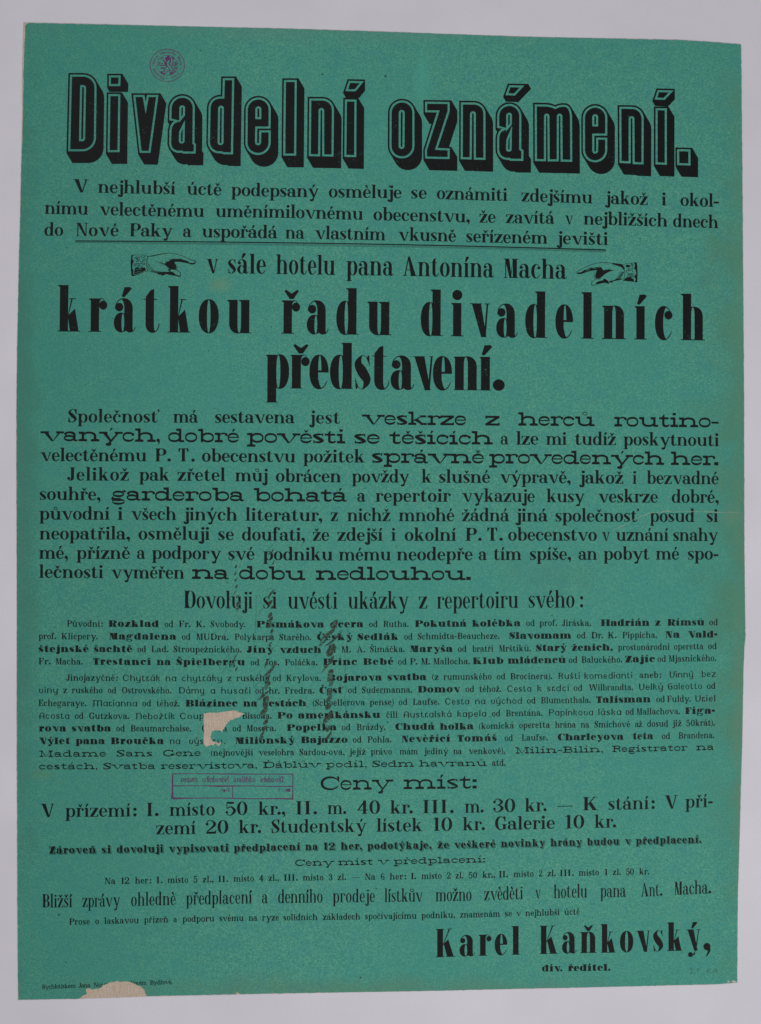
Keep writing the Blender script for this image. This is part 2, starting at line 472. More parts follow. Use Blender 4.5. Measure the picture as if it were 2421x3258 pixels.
        if ch == 'A':
            m = K*.78+.12; w = m*2+s*.3
            g.a([(m-.02, C+.01), (m+s*.42, C+.01), (w+s*.30, 0), (w-s*.84, 0)])
            g.a([(m-.0, C+.01), (m+s*.22, C+.01), (L+H*1.7+.03, 0), (L+.03, 0)])
            g.r(m*.5, C*.30, m+s*.8, C*.30+hb)
            if not P.sans: g.r(0, 0, L*2+H*1.7+.03, HS); g.r(w-s*.78-L, 0, w+s*.28+L, HS)
        else:
            off = 0
            for i in range(2 if ch == 'W' else 1):
                k = K*(.85 if ch == 'W' else 1); x = off+L*.8; m = x+s*.6+k*.5; ex = m+s*.6+k*.52
                g.a([(x, C), (x+s*1.10, C), (m+s*.82, -.01), (m+s*.16, -.01)])
                g.a([(ex, C), (ex+max(H*1.6, .05), C), (m+s*.74, -.01), (m+s*.5, -.01)])
                if not P.sans: g.r(x-L*.8, C-HS, x+s+L*.7, C); g.r(ex-L*1.2, C-HS, ex+H+L*1.2, C)
                off = ex-L*.6
    elif ch == 'Z':
        w = K*1.05+S*1.4; b = hb
        g.r(0, C-b, w, C); g.r(0, 0, w, b)
        g.a([(w-S*1.3, C-b*.5), (w, C-b*.5), (w, C-b), (S*1.3, b*.5), (0, b*.5), (0, b)])
        wedge(0, C-.4, C, -1); wedge(w, .4, 0, 1)
    elif ch in '0123456':
        S = P.S*1.08; K = P.K*1.0+.05; w = 2*S+K
        if ch == '0': g.ring(0, w, -.02, C+.02, S, S, H)
        elif ch == '1': g.stem(.22, 0, C, '', 's', S); g.a([(0, C-.22), (.23, C-.16), (.23, C), (.15, C-.1), (0, C-.17)]); g.a([(.2, C-.02), (.22+S, C-.02), (.22+S, C+.01), (.22, C+.01)])
        elif ch == '2':
            g.a(ribbon([(B*.9, C*.72, H), (w*.2, C*.93, H*1.4), (w*.55, C+.01-H/2, H*1.3), (w-S*.5, C*.74, S*.95), (w*.66, C*.5, S*.7), (w*.32, C*.27, H*2), (w*.1, C*.08, H*1.4)], 5))
            g.ball(B*1.15, C*.72, B*1.15)
            g.a([(w*.04, 0), (w*.95, 0), (w*1.02, C*.27), (w*1.0-H, C*.27), (w*.86, C*.16), (w*.4, C*.16), (w*.12, C*.13)])
        elif ch == '3':
            g.a(ribbon([(B, C*.76, H), (w*.3, C*.96, H*1.5), (w*.5, C+.01-H/2, H*1.5), (w-S*.62, C*.77, S*.85), (w*.58, C*.56, H*2), (w*.35, C*.53, H*1.2)], 5))
            g.a(ribbon([(w*.35, C*.53, H*1.2), (w*.6, C*.51, H*2), (w-S*.48, C*.27, S*.98), (w*.5, H/2-.01, H*1.5), (w*.22, C*.05, H*1.5), (B*.8, C*.22, H)], 5))
            g.ball(B*1.1, C*.76, B*1.1); g.ball(B*1.1, C*.24, B*1.1)
        elif ch == '4':
            x = w*.55; g.stem(x, 0, C, '', 's', S); g.r(-.02, C*.26, w*1.05, C*.26+H*1.3)
            g.a([(-.02, C*.26), (H*2, C*.26), (x+S, C+.01), (x+S*.4, C+.01)])
        elif ch == '5':
            g.a([(w*.1, C*.5), (w*.1+H, C*.5), (w*.1+H*1.2, C), (w*.1, C)])
            g.a([(w*.1, C), (w*.85, C), (w*.8, C*.86), (w*.45, C*.84), (w*.1, C*.9)])
            g.a(ribbon([(w*.12, C*.5, H*1.3), (w*.35, C*.6, H*1.6), (w*.62, C*.59, S*.6), (w-S*.48, C*.32, S*.98), (w*.55, H*.5, H*1.8), (w*.25, C*.03, H*1.4), (B*.8, C*.2, H)], 5))
            g.ball(B*1.1, C*.22, B*1.1)
        elif ch == '6':
            g.a(se(0, w, -.02, C+.02, P.n, N=P.N)); g.s(se(S, w-H, .05, C-H+.02, P.n, N=P.N)); g.c(w*.6, C*.5, w+.1, C*.76); g.c(w-H*2, C*.2, w+.1, C*.76)
            g.ring(S*.5, w, -.02, C*.58, S*.5, S*.95, H); g.ball(w-B*1.2, C*.78, B)
    return g

PUN = {'.', ',', ':', '-', '—', '(', ')', '*'}
def punct(ch, P):
    g = G(P); q = max(.15, min(.20, P.S*.68)) if not P.sans else .11
    wide = P.BT > .12
    if ch in '.:,':
        ys = [q*.95] if ch != ':' else [q*.95, .80]
        for y in ys:
            if wide and ch != ',': g.r(0, y-q*.95, q*2.6, y+q*.95)
            else: g.ball(q, y, q)
        if ch == ',': g.a(ribbon([(q*1.2, q*1.1, q*1.4), (q*1.55, -.05, q*.75), (q*.8, -.3, H0)], 4))
    elif ch == '-': g.r(0, .40, .52 if not wide else .8, (.40 if P.sans else .38)+max(.17, P.HS, P.S*.9 if P.BT < .12 else .2))
    elif ch == '—': g.r(0, .47, 1.85, .47+.085)
    elif ch == '(': g.a(ribbon([(.34, P.A, .06), (.12, 1.05, .14), (.07, .6, .19), (.12, .15, .14), (.34, -.3, .06)], 4))
    elif ch == ')': g.a(ribbon([(0, P.A, .06), (.22, 1.05, .14), (.27, .6, .19), (.22, .15, .14), (0, -.3, .06)], 4))
    elif ch == '*':
        for a in range(3):
            t = math.radians(a*60+15); c, s = math.cos(t)*.5, math.sin(t)*.5
            g.a(ribbon([(.5-c, .6-s, .12), (.5+c, .6+s, .12)]))
    return g
H0 = .03

ACC = {'á': ('a', '´'), 'é': ('e', '´'), 'í': ('ı', '´'), 'ó': ('o', '´'), 'ú': ('u', '´'), 'ý': ('y', '´'),
       'č': ('c', 'ˇ'), 'ě': ('e', 'ˇ'), 'ň': ('n', 'ˇ'), 'ř': ('r', 'ˇ'), 'š': ('s', 'ˇ'), 'ž': ('z', 'ˇ'), 'ů': ('u', '°'),
       'è': ('e', '`'), 'ť': ('t', "'"), 'Č': ('C', 'ˇ'), 'Š': ('S', 'ˇ'), 'Ď': ('D', 'ˇ'), 'i': ('ı', '.'), 'j': ('j', '.')}

def glyph_layers(ch, P):
    base, acc = ACC.get(ch, (ch, None))
    if base in PUN: g = punct(base, P)
    elif base.islower() or base == 'ı': g = lower(base, P)
    else: g = upper(base, P)
    if not g.l: raise ValueError('no glyph ' + ch)
    xs = [p[0] for sg, q in g.l if sg > 0 for p in q]
    x0, x1 = min(xs), max(xs)
    if base == 'j': xs2 = [(x1-P.S), x1]; mx = x1-P.S*.5
    elif base == 'ı': mx = P.L+P.S*.5 if not P.sans else P.S*.5
    elif base == 'r': mx = (x0+x1)/2+.02
    elif base == 'a' and not P.sans: mx = (x0+x1)/2+P.S*.05
    else: mx = (x0+x1)/2
    y = P.C+.1 if base.isupper() else 1.0+P.AT
    fat = min(1.6, P.S/.27) if P.BT < .12 else 1.0
    if base == 't': y = 1.15
    if acc == '.': q = max(.10, min(.17 if P.A < 1.33 else .21, P.S*.62)); (g.r(mx-q*1.1, 1.2, mx+q*1.1, 1.2+q*1.6) if P.BT > .12 else g.ball(mx, max(1.06+q, min(P.A-q, 1.22+q*.6)), q))
    elif acc in ('´', '`'):
        k, sg = P.AK, (1 if acc == '´' else -1); h = .36*k
        q = [(-.11, 0), (-.03, -.02), (.07+.05*fat, h*.52), (.09+.11*fat, h*.86), (.06+.08*fat, h*1.04), (-.03, h)]
        g.a([(mx+sg*u, y+v) for u, v in q])
    elif acc == 'ˇ':
        d = .15+.05*fat; k = P.AK
        g.a([(mx-d-.02, y+.28*k), (mx-d+.03, y+.34*k), (mx-.02, y+.20*k), (mx+.02, y+.20*k), (mx+d-.03, y+.34*k), (mx+d+.02, y+.28*k), (mx+.06*fat, y-.02), (mx-.06*fat, y-.02)])
    elif acc == '°': g.ring(mx-.17-P.BT*.5, mx+.17+P.BT*.5, y-.0, y+.36, .07, .07, .07)
    elif acc == "'": g.ball(x1+.07, P.A-.12, .10); g.a(ribbon([(x1+.09, P.A-.12, .15), (x1+.12, P.A-.24, .11), (x1+.02, P.A-.40, .03)], 3)); x1 += .14
    return g.l, x0, x1

def glyph(ch, P):
    if ch in P.cache: return P.cache[ch]
    l, x0, x1 = glyph_layers(ch, P)
    l = [(s, [(x-x0, y) for x, y in q]) for s, q in l]
    if P.shade:
        d = P.shade
        sh = lambda k: [(s, [(x+k*d, y-k*d) for x, y in q]) for s, q in l]
        l1, l2 = sh(1.15), sh(2.0)
        fn = lambda c: paint_state(l, c) | (paint_state(l2, c) & ~paint_state(l1, c))
        V, F = triangulate(l, fn, l1+l2)
    else:
        V, F = triangulate(l)
    P.cache[ch] = (V, F, x1-x0)
    return P.cache[ch]
# ------------------------------------------------------------------ the cuts of type on the sheet (X = x-height on the grid)
ST = {
 'T':  Sty(X=27.8, S=.268, K=.36, L=.105, H=.075, HS=.072, DG=1.14, SB=.265, G=.06),
 'c':  Sty(X=45, DG=1.15, S=.20, K=.25, L=.075, H=.045, HS=.05, SB=.20, A=1.40, C=1.36, D=.42, G=.07, AT=.08, ball=.10, CK=.30, CS=.255),
 'd':  Sty(X=38, DG=1.15, S=.182, K=.27, L=.08, H=.045, HS=.05, SB=.18, A=1.48, C=1.46, D=.42, G=.07, AT=.08, ball=.095, CK=.35, CS=.23),
 'z':  Sty(X=29, DG=1.15, S=.155, K=.24, L=.065, H=.05, HS=.045, SB=.15, A=1.50, C=1.46, D=.42, G=.06, AT=.08, ball=.08, CK=.31, CS=.20),
 'B':  Sty(X=106, S=.252, K=.105, L=.065, H=.024, HS=.024, AK=.78, SB=.25, A=1.395, C=1.38, D=.42, G=.25, AT=.06, ball=.125, N=44, n=2.15),
 'b':  Sty(X=107, S=.255, K=.115, L=.040, H=.024, HS=.022, AK=.78, SB=.25, A=1.37, C=1.38, D=.42, G=.04, AT=.06, ball=.125, N=44, n=2.15),
 'n':  Sty(X=67, S=.262, K=.15, L=.065, H=.030, HS=.030, AK=.8, SB=.255, A=1.36, C=1.34, D=.30, G=.2, AT=.06, ball=.12, N=36, n=2.1, CS=.27, CK=.24),
 'W':  Sty(X=31, S=.26, K=.98, L=.30, DG=1.5, H=.10, HS=.215, SB=.155, BT=.215, A=1.38, C=1.36, D=.42, G=.08, AT=.10, AK=.8, ball=.14, n=2.2, CS=.28, CK=1.25),
 'Y':  Sty(X=31, DG=1.4, S=.19, K=.95, L=.30, H=.075, HS=.20, SB=.14, BT=.19, A=1.38, C=1.38, D=.42, G=.12, AT=.12, AK=.9, ball=.12, n=2.1, CS=.26, CK=1.35),
 'w':  Sty(X=15, DG=1.35, S=.22, K=.95, L=.30, H=.11, HS=.22, SB=.165, BT=.21, A=1.38, C=1.36, D=.42, G=.16, AT=.15, ball=.12, n=2.1, CS=.24, CK=1.4, N=18),
 't':  Sty(X=14.4, S=.268, K=.385, L=.11, H=.108, HS=.085, DG=1.15, SB=.245, A=1.45, C=1.42, D=.42, G=.12, N=16, ball=.12),
 'i':  Sty(X=10.4, S=.26, K=.43, L=.11, H=.12, HS=.11, SB=.26, A=1.42, C=1.40, D=.40, G=.10, N=14, ball=.12),
 'F':  Sty(X=16.6, S=.46, K=.20, L=.12, H=.07, HS=.08, SB=.43, A=1.30, C=1.28, D=.36, G=.08, N=18, ball=.20, AT=.07, CS=.52, CK=.36),
 'Z':  Sty(X=17.5, S=.37, K=.25, L=.12, H=.08, HS=.11, SB=.36, A=1.36, C=1.34, D=.36, G=.16, N=18, ball=.17, AT=.07, CS=.42, CK=.42, shade=.075),
 'P':  Sty(X=28.5, S=.27, K=.42, L=.12, H=.068, HS=.068, DG=1.12, SB=.275, A=1.50, C=1.49, G=.10, CK=.60),
 'U':  Sty(X=14.5, S=.20, K=.49, L=0, H=.13, HS=0, SB=.175, BT=.125, A=1.42, C=1.40, D=.42, G=.24, N=16, sans=True, unc=True),
 'm':  Sty(X=12.5, S=.215, K=.34, L=0, H=.15, HS=0, SB=.17, BT=.13, A=1.45, C=1.42, D=.36, G=.18, N=16, sans=True),
}
ST['b'].HS = .02
COL = {'a': (50, 2.0), 'b': (850, 2.0), 'c': (1595, 2.0), 'd': (0, 1.3653), 'e': (1210, 1.3642)}
def cx_(s): o, k = COL[s[0]]; return o+float(s[1:])/k

TEXT = '''
# 540 d350:99 d1200:118 e160:126 e770:143 e1380:160
T V d318 d382 T nejhlubší d426 d762 T úctě d812 d962 T podepsaný d1005 d1385 T osmèluje d1428 e92 T se e133 e201 T oznámiti e245 e551 T zdejšímu e612 e920 T jakož e975 e1160 T i e1220 e1241 T okol- e1302 e1468
# 540 d290:194 d660:203 d1250:210 e60:222 e460:231 e1060:242 e1370:252
T nímu d195 d383 T velectěnému d432 d887 T uměnímilovnému d937 d1577 T obecenstvu, d1622 e388 T že e430 e500 T zavítá e545 e755 T v e803 e834 T nejbližších e882 e1246 T dnech e1270 e1466
# 540 d235:288 d650:291 d1280:300 e200:310 e550:319 e960:327
T do d193 d275 T Nové d330 d515 T Paky d560 d750 T a d795 d832 T uspořádá d878 d1205 T na d1240 d1322 T vlastním d1368 e22 T vkusně e78 e328 T seřízeném e372 e725 T jevišti e765 e988
# 540 d925:450 d1300:455 e20:460 e300:465 e670:472
c v d897 d947 c sále d990 d1155 c hotelu d1200 d1455 c pana d1505 e57 c Antonína e97 e492 c Macha e535 e808
# 880 d300:239 d1040:246 d1520:252 e230:258 e680:266 e1360:277
B krátkou d250 d1092 B řadu d1222 e48 B divadelních e175 e1408
# 880 d1180:486 d1500:488 e0:490 e480:495
b představení. d1155 e540
# 1280 a400:128 a1100:130 b100:134 b400:136 b900:145 b1430:148 c300:150 c1000:157
T Společnosť a335 a912 T má a1003 a1160 T sestavena a1268 b175 T jest b268 b463 W veskrze b603 b1265 W z b1388 b1478 W herců c107 c593 W routino- c718 c1382
# 1280 a300:247 a1200:255 b350:261 b1100:268 c160:270 c1000:275 c1300:279
W vaných, a158 a918 W dobré a970 a1420 W pověsti a1472 b497 W se b553 b715 W těšících b778 b1435 T a b1485 b1535 T lze c95 c235 T mi c285 c415 T tudíž c468 c728 T poskytnouti c777 c1384
# 1280 a400:375 a1100:377 b100:382 b400:383 b1000:388 c100:391 c600:395 c1200:400
T velectěnému a158 a833 T P. a882 a988 T T. a1035 a1140 T obecenstvu a1185 b180 T požitek b230 b620 W správně b665 b1378 W provedených b1412 c1035 W her. c1078 c1380
# 1280 a500:498 a1100:500 a1500:503 b250:509 b700:510 b1250:513 c300:515 c600:517 c1150:521
T Jelikož a328 a720 T pak a787 a978 T zřetel a1030 a1333 T můj a1397 a1602 T obrácen b55 b470 T povždy b540 b905 T k b983 b1045 T slušné b1093 b1418 T výpravě, b1480 c440 T jakož c495 c775 T i c835 c860 T bezvadné c925 c1382
# 1280 a300:622 a1000:627 b100:632 b900:633 c100:634 c400:636 c1200:640
T souhře, a153 a540 W garderoba a608 a1455 W bohatá a1515 b508 T a b573 b625 T repertoir b690 b1168 T vykazuje b1240 c212 T kusy c288 c530 T veskrze c615 c995 T dobré, c1083 c1382
# 1280 a300:747 a900:749 b100:756 b650:757 b1400:757 c600:760 c1300:762
T původní a152 a598 T i a650 a682 T všech a735 a1022 T jiných a1068 a1410 T literatur, a1463 b350 T z b405 b450 T nichž b510 b783 T mnohé b838 b1190 T žádná b1240 b1540 T jiná b1580 c295 T společnosť c343 c872 T posud c945 c1228 T si c1305 c1378
# 1280 a400:873 a1000:874 b100:881 b1000:882 c300:880 c900:882 c1250:883
T neopatřila, a152 a728 T osměluji a782 a1235 T se a1288 a1388 T doufati, a1440 b240 T že b290 b395 T zdejší b447 b735 T i b790 b818 T okolní b875 b1202 T P. b1257 b1365 T T. b1400 b1500 T obecenstvo b1533 c607 T v c640 c688 T uznání c730 c1062 T snahy c1092 c1378
# 1280 a250:996 a1000:997 b200:1006 b600:1007 b1200:1005 c300:1003 c800:1002 c1300:1001
T mé, a150 a333 T přízně a388 a727 T a a772 a825 T podpory a868 a1308 T své a1352 a1520 T podniku a1575 b417 T mému b457 b787 T neodepře b825 b1307 T a b1345 b1398 T tím b1440 c127 T spíše, c180 c443 T an c490 c608 T pobyt c650 c942 T mé c983 c1130 T spo- c1185 c1380
# 1280 a350:1118 a900:1121 a1500:1127 b150:1131 b1200:1131
T lečnosti a150 a558 T vyměřen a608 a1073 W na a1122 a1357 W dobu a1422 b243 W nedlouhou. b310 b1295
# 1860 a1200:150 b300:154 b1200:152 c300:147
d Dovoluji a1068 a1508 d si a1575 b62 d uvésti b132 b447 d ukázky b515 b900 d z b965 b1018 d repertoiru b1080 c107 d svého c172 c465 d : c500 c520
# 1860 a400:268 a900:270 a1300:271 b200:274 b800:270 b1400:267 c300:263 c700:264 c1200:260
t Původní: a325 a555 F Rozklad a588 a912 t od a948 a1003 t Fr. a1040 a1113 t K. a1148 a1205 t Svobody. a1240 a1462 F Písmákova a1530 b362 F dcera b400 b612 t od b648 b703 t Rutha. b738 b900 F Pokutná b937 b1268 F kolébka b1303 c122 t od c157 c212 t prof. c243 c355 t Jiráska. c385 c570 F Hadrián c632 c943 F z c978 c1012 F Rímsů c1053 c1292 t od c1322 c1377
# 1860 a300:348 a1000:351 a1500:353 b200:354 b700:353 b1200:346 c200:345 c900:340 c1300:337
t prof. a147 a258 t Klicpery. a292 a523 F Magdalena a595 a1022 t od a1058 a1112 t MUDra. a1150 a1355 t Polykarpa a1392 a1645 t Starého. b77 b280 F Český b317 b545 F Sedlák b575 b835 t od b872 b925 t Schmidta-Beaucheze. b958 b1478 F Slavomam c50 c445 t od c480 c535 t Dr. c570 c648 t K. c678 c733 t Pippicha. c768 c990 F Na c1043 c1135 F Vald- c1187 c1373
# 1860 a300:430 a1000:430 a1400:432 b200:436 b700:430 b1300:428 c300:423 c900:417 c1300:411
F štejnské a147 a465 F šachtě a498 a742 t od a775 a830 t Lad. a865 a973 t Stroupežnického. a1005 a1437 F Jiný a1470 b40 F vzduch b78 b345 t od b383 b437 t M. b473 b533 t A. b570 b623 t Šimáčka. b655 b875 F Maryša b908 b1180 t od b1213 b1268 t bratří b1305 b1438 t Mrštíků. b1475 c188 F Starý c220 c415 F ženich, c447 c708 t prostonárodní c742 c1070 t operetta c1098 c1285 t od c1315 c1370
# 1860 a300:508 a700:511 a1200:513 b200:514 b700:510 b1200:507 c200:501 c900:494 c1300:487
t Fr. a147 a222 t Macha. a255 a427 F Trestanci a493 a862 F na a897 a987 F Špielbergu a1023 a1460 t od a1495 a1550 t Jos. a1583 b77 t Poláčka. b112 b320 F Princ b353 b572 F Bebé b608 b803 t od b833 b887 t P. b907 b955 t M. b980 b1037 t Mallocha. b1058 b1290 F Klub b1308 b1503 F mládenců b1530 c410 t od c428 c483 t Baluckého. c508 c768 F Zajíc c788 c977 t od c993 c1047 t Mjasnického. c1065 c1367
# 1860 a450:612 a1100:615 b500:613 b1200:605 c200:602 c700:598 c1300:588
t Jinojazyčné: a322 a650 U Chytrák a682 a920 U na a955 a1022 U chytráky a1058 a1312 t z a1348 a1372 t ruského a1404 a1614 t od b35 b90 t Krylova. b123 b342 F Bojarova b378 b730 F svatba b765 b1013 t (z b1050 b1090 t rumunského b1122 b1427 t od b1460 b1515 t Brocinera). b1545 c323 U Ruští c358 c497 U komedianti c528 c832 t aneb: c878 c1017 U Vinný c1067 c1220 U bez c1275 c1363
# 1860 a200:690 a800:692 a1400:694 b200:694 b700:689 b1200:685 c200:680 c700:673 c1300:664
U viny a148 a268 t z a303 a327 t ruského a358 a553 t od a587 a640 t Ostrovského. a677 a990 U Dámy a1032 a1200 U a a1240 a1270 U husaři a1308 a1493 t od a1525 a1580 t hr. b11 b80 t Fredra. b113 b300 F Česť b332 b483 t od b515 b570 t Sudermanna. b603 b922 F Domov b958 b1227 t od b1262 b1317 t téhož. b1350 b1490 U Cesta b1527 b1680 U k c228 c257 U srdci c290 c428 t od c460 c515 t Wilbrandta. c555 c837 U Velký c872 c1027 U Galeotto c1058 c1277 t od c1307 c1362
# 1860 a300:773 a900:775 b100:776 b500:769 b1000:765 c300:755 c800:751 c1300:744
t Echegaraye. a147 a450 U Marianna a487 a773 t od a807 a862 t téhož. a897 a1043 F Blázinec a1078 a1412 F na a1447 a1537 F cestách a1572 b250 t (Schoellerova b290 b622 t pense) b653 b805 t od b837 b892 t Laufse. b928 b1095 U Cesta b1132 b1285 U na b1323 b1388 U východ b1423 b1620 t od c163 c218 t Blumenthala. c250 c568 F Talisman c603 c950 t od c985 c1040 t Fuldy. c1055 c1205 U Uriel c1230 c1360
# 1860 a300:854 a900:856 b100:853 b500:850 b1000:845 c200:835 c800:828 c1300:822
U Acosta a148 a342 t od a377 a432 t Gutzkova. a468 a723 U Nebožtík a760 a1012 U Coupi a1045 a1215 t Bissona. a1440 a1628 F Po b62 b162 F amerikánsku b197 b720 t čili b757 b830 U Australská b865 b1172 U kapela b1210 b1393 t od b1430 b1483 t Brentána. b1517 c260 U Papínkova c297 c583 U láska c617 c762 t od c790 c843 t Mallachova. c860 c1137 F Figa- c1168 c1358
# 1860 a250:934 a900:934 a1500:934 b200:930 b700:925 b1200:923 c200:912 c800:907 c1300:898
F rova a148 a322 F svatba a357 a607 t od a640 a695 t Beaumarchaise. a730 a1117 t C a1185 a1215 t ka a1290 a1345 t od a1380 a1435 t Mosera. a1470 b57 F Popelka b122 b442 t od b475 b530 t Brázdy. b568 b752 F Chudá b815 b1065 F holka b1098 b1313 t (komická b1348 c80 t operetta c113 c308 t hrána c342 c473 t na c505 c558 t Smíchově c592 c818 t až c850 c895 t dosud c927 c1060 t již c1088 c1145 t 50krát). c1175 c1357
# 1860 a250:1015 a750:1015 a1500:1013 b300:1008 b700:1005 b1300:998 c200:992 c700:988 c1250:978
F Výlet a150 a347 F pana a382 a568 F Broučka a603 a943 U na a982 a1047 U výs a1103 a1195 U ru. a1255 a1335 F Miliónský a1398 b177 F Bajazzo b212 b512 t od b545 b600 t Pohla. b637 b790 F Nevèřící b855 b1165 F Tomáš b1210 b1460 t od b1510 b1563 t Laufse. b1620 c295 F Charleyova c358 c777 F teta c835 c965 t od c1020 c1073 t Brandena. c1125 c1353
# 1860 a300:1095 a1000:1092 a1400:1088 b300:1085 b900:1080 b1400:1078 c300:1072 c900:1062 c1300:1053
w Madame a150 a575 w Sans a643 a870 w Gene a938 a1177 t (nejnovější a1243 a1510 t veselohra a1547 b172 t Sardou-ova, b205 b492 t jejíž b522 b627 t právo b660 b793 t mám b843 b958 t jediný b998 b1153 t na b1185 b1238 t venkově). b1282 b1513 w Milín-Bilín, b1578 c645 w Registrator c705 c1185 w na c1240 c1352
# 1860 a300:1175 a1200:1172 b200:1165 b800:1160 b1300:1155 b1480:1153
w cestách, a150 a520 w Svatba a558 a888 w reservistova, a925 a1535 w Ďáblův a1568 b342 w podíl, b373 b632 w Sedm b668 b935 w havranů b968 b1397 t atd. b1430 b1517
# 2440 b500:145 b1300:137
Y Ceny b340 b802 Y míst: b868 b1333
# 2440 a200:318 a600:316 a1100:310 a1400:306 b50:304 b450:299 b850:296 b1300:291 c220:283 c560:275 c800:271 c1080:264 c1250:257
P V a160 a247 P přízemí: a317 a770 P I. a835 a910 P místo a980 a1267 P 50 a1335 a1475 P kr., a1545 b115 P II. b185 b318 P m. b385 b503 P 40 b572 b718 P kr. b783 b927 P III. b993 b1187 P m. b1258 b1377 P 30 b1437 b1578 P kr. c150 c288 P — c355 c453 P K c520 c615 P stání: c680 c975 P V c1038 c1120 P pří- c1170 c1343
# 2440 a1000:428 a1500:421 b300:416 b850:410 b1300:403 c100:398 c470:391 c670:386
P zemí a895 a1145 P 20 a1208 a1353 P kr. a1420 a1562 P Studentský b28 b632 P lístek b697 b987 P 10 b1055 b1177 P kr. b1245 b1385 P Galerie b1450 c340 P 10 c405 c527 P kr. c593 c730
# 2440 a350:550 a1100:541 a1600:535 b100:530 b800:522 b1300:515 c100:508 c600:498 c1200:484
Z Zároveň a215 a512 Z si a547 a607 Z dovoluji a643 a940 Z vypisovati a973 a1355 Z předplacení a1388 b210 Z na b243 b322 Z 12 b357 b433 Z her, b468 b603 Z podotýkaje, b637 b1045 Z že b1083 b1157 Z veškeré b1188 b1452 Z novinky b1487 c278 Z hrány c312 c512 Z budou c545 c750 Z v c785 c823 Z předplacení. c855 c1272
# 2440 b300:628 b700:621 b1300:609
w Ceny b178 b428 w míst b452 b673 w v b705 b777 w předplacení: b805 b1387
# 2440 a600:745 a1000:738 a1560:727 b150:723 b600:718 b1000:713 b1300:708 c100:700 c500:692 c900:684
t Na a567 a635 t 12 a670 a725 t her: a760 a863 t I. a897 a935 t místo a967 a1098 t 5 a1132 a1157 t zl., a1190 a1258 t II. a1290 a1352 t místo a1387 a1515 t 4 a1548 a1577 t zl., b8 b75 t III. b108 b195 t místo b228 b358 t 3 b392 b415 t zl. b448 b502 t — b535 b588 t Na b622 b688 t 6 b723 b747 t her: b780 b885 t I. b915 b948 t místo b982 b1110 t 2 b1143 b1168 t zl. b1198 b1248 t 50 b1282 b1335 t kr., b1370 b1450 t II. b1475 b1533 t místo b1568 c205 t 2 c237 c262 t zl. c293 c345 t III. c373 c460 t místo c492 c620 t 1 c655 c675 t zl. c708 c760 t 50 c792 c843 t kr. c877 c940
# 2440 a250:893 a550:890 a900:880 a1300:872 a1580:867 b200:864 b550:860 b870:858 b1200:852 b1500:845 c230:838 c440:831 c700:828 c950:823 c1200:810
z Bližší a162 a360 z zprávy a425 a665 z ohlednè a735 a1018 z předplacení a1085 a1503 z a a1567 a1605 z denního b70 b353 z prodeje b418 b685 z lístkův b747 b990 z možno b1072 b1300 z zvèdèti b1380 c137 z v c217 c248 z hotelu c333 c545 z pana c630 c792 z Ant. c887 c1025 z Macha. c1100 c1335
# 2440 a400:1003 a900:990 a1400:980 b200:975 b800:967 b1300:957 c250:946 c450:940
t Prose a340 a472 t o a507 a530 t laskavou a565 a783 t přízeň a818 a970 t a a1003 a1027 t podporu a1062 a1263 t svému a1297 a1450 t na a1483 a1537 t ryze a1568 b75 t solidních b103 b320 t základech b355 b592 t spočívajícímu b623 b950 t podniku, b982 b1195 t znamenám b1227 b1480 t se b1512 b1557 t v c100 c120 t nejhlubší c153 c370 t úctě c400 c498
# 2440 b1120:1208 b1600:1193 c300:1188 c800:1178 c1150:1168 c1300:1165
n Karel b1073 c118 n Kaňkovský, c243 c1330
# 2440 c300:1300 c650:1296
F div. c258 c388 F ředitel. c423 c693
# 2440 a200:1412 a430:1403 a520:1400 a780:1387 a920:1383
i Rychlotiskem a168 a382 i Jana a402 a475 i Nova a497 a592 i Novém a732 a833 i Bydžově. a855 a998
'''

def parse_text():
    lines = []
    for ln in TEXT.strip().split('\n'):
        if ln[0] == '#':
            p = ln[1:].split(); y0 = float(p[0]); base = []
            for q in p[1:]:
                xs, ys = q.split(':'); base.append((cx_(xs), y0+float(ys)/COL[xs[0]][1]))
            cur = base
        else:
            t = ln.split(); words = [(t[i], t[i+1], cx_(t[i+2]), cx_(t[i+3])) for i in range(0, len(t), 4)]
            lines.append((cur, words))
    return lines

def lean(x, y):                     # how far the uprights lean (dx per unit upward)
    left = max(0.0, 1-(x-60)/2300.0)
    return .022*left*max(0.0, 1-max(0, y-300)/1700.0)

def kern(a, b, P):
    k = 0
    if P.sans: return 0
    if b == 'j': k += max(0, max(.2, P.K*.75)-.06-P.L)*.9
    if a == 'f': k += max(0, P.K*.55+.16-P.L*1.5)*.55
    if b in 'vyýwVTY' and a not in 'kvyrz': k += .05 if P.BT < .12 else .10
    if a in 'vyýwVTPrř' and b not in 'vyk': k += .05 if P.BT < .12 else .10
    if b in '.,' and a in 'vyrVTP': k += .10
    if a in 'aá': k += .02
    return k

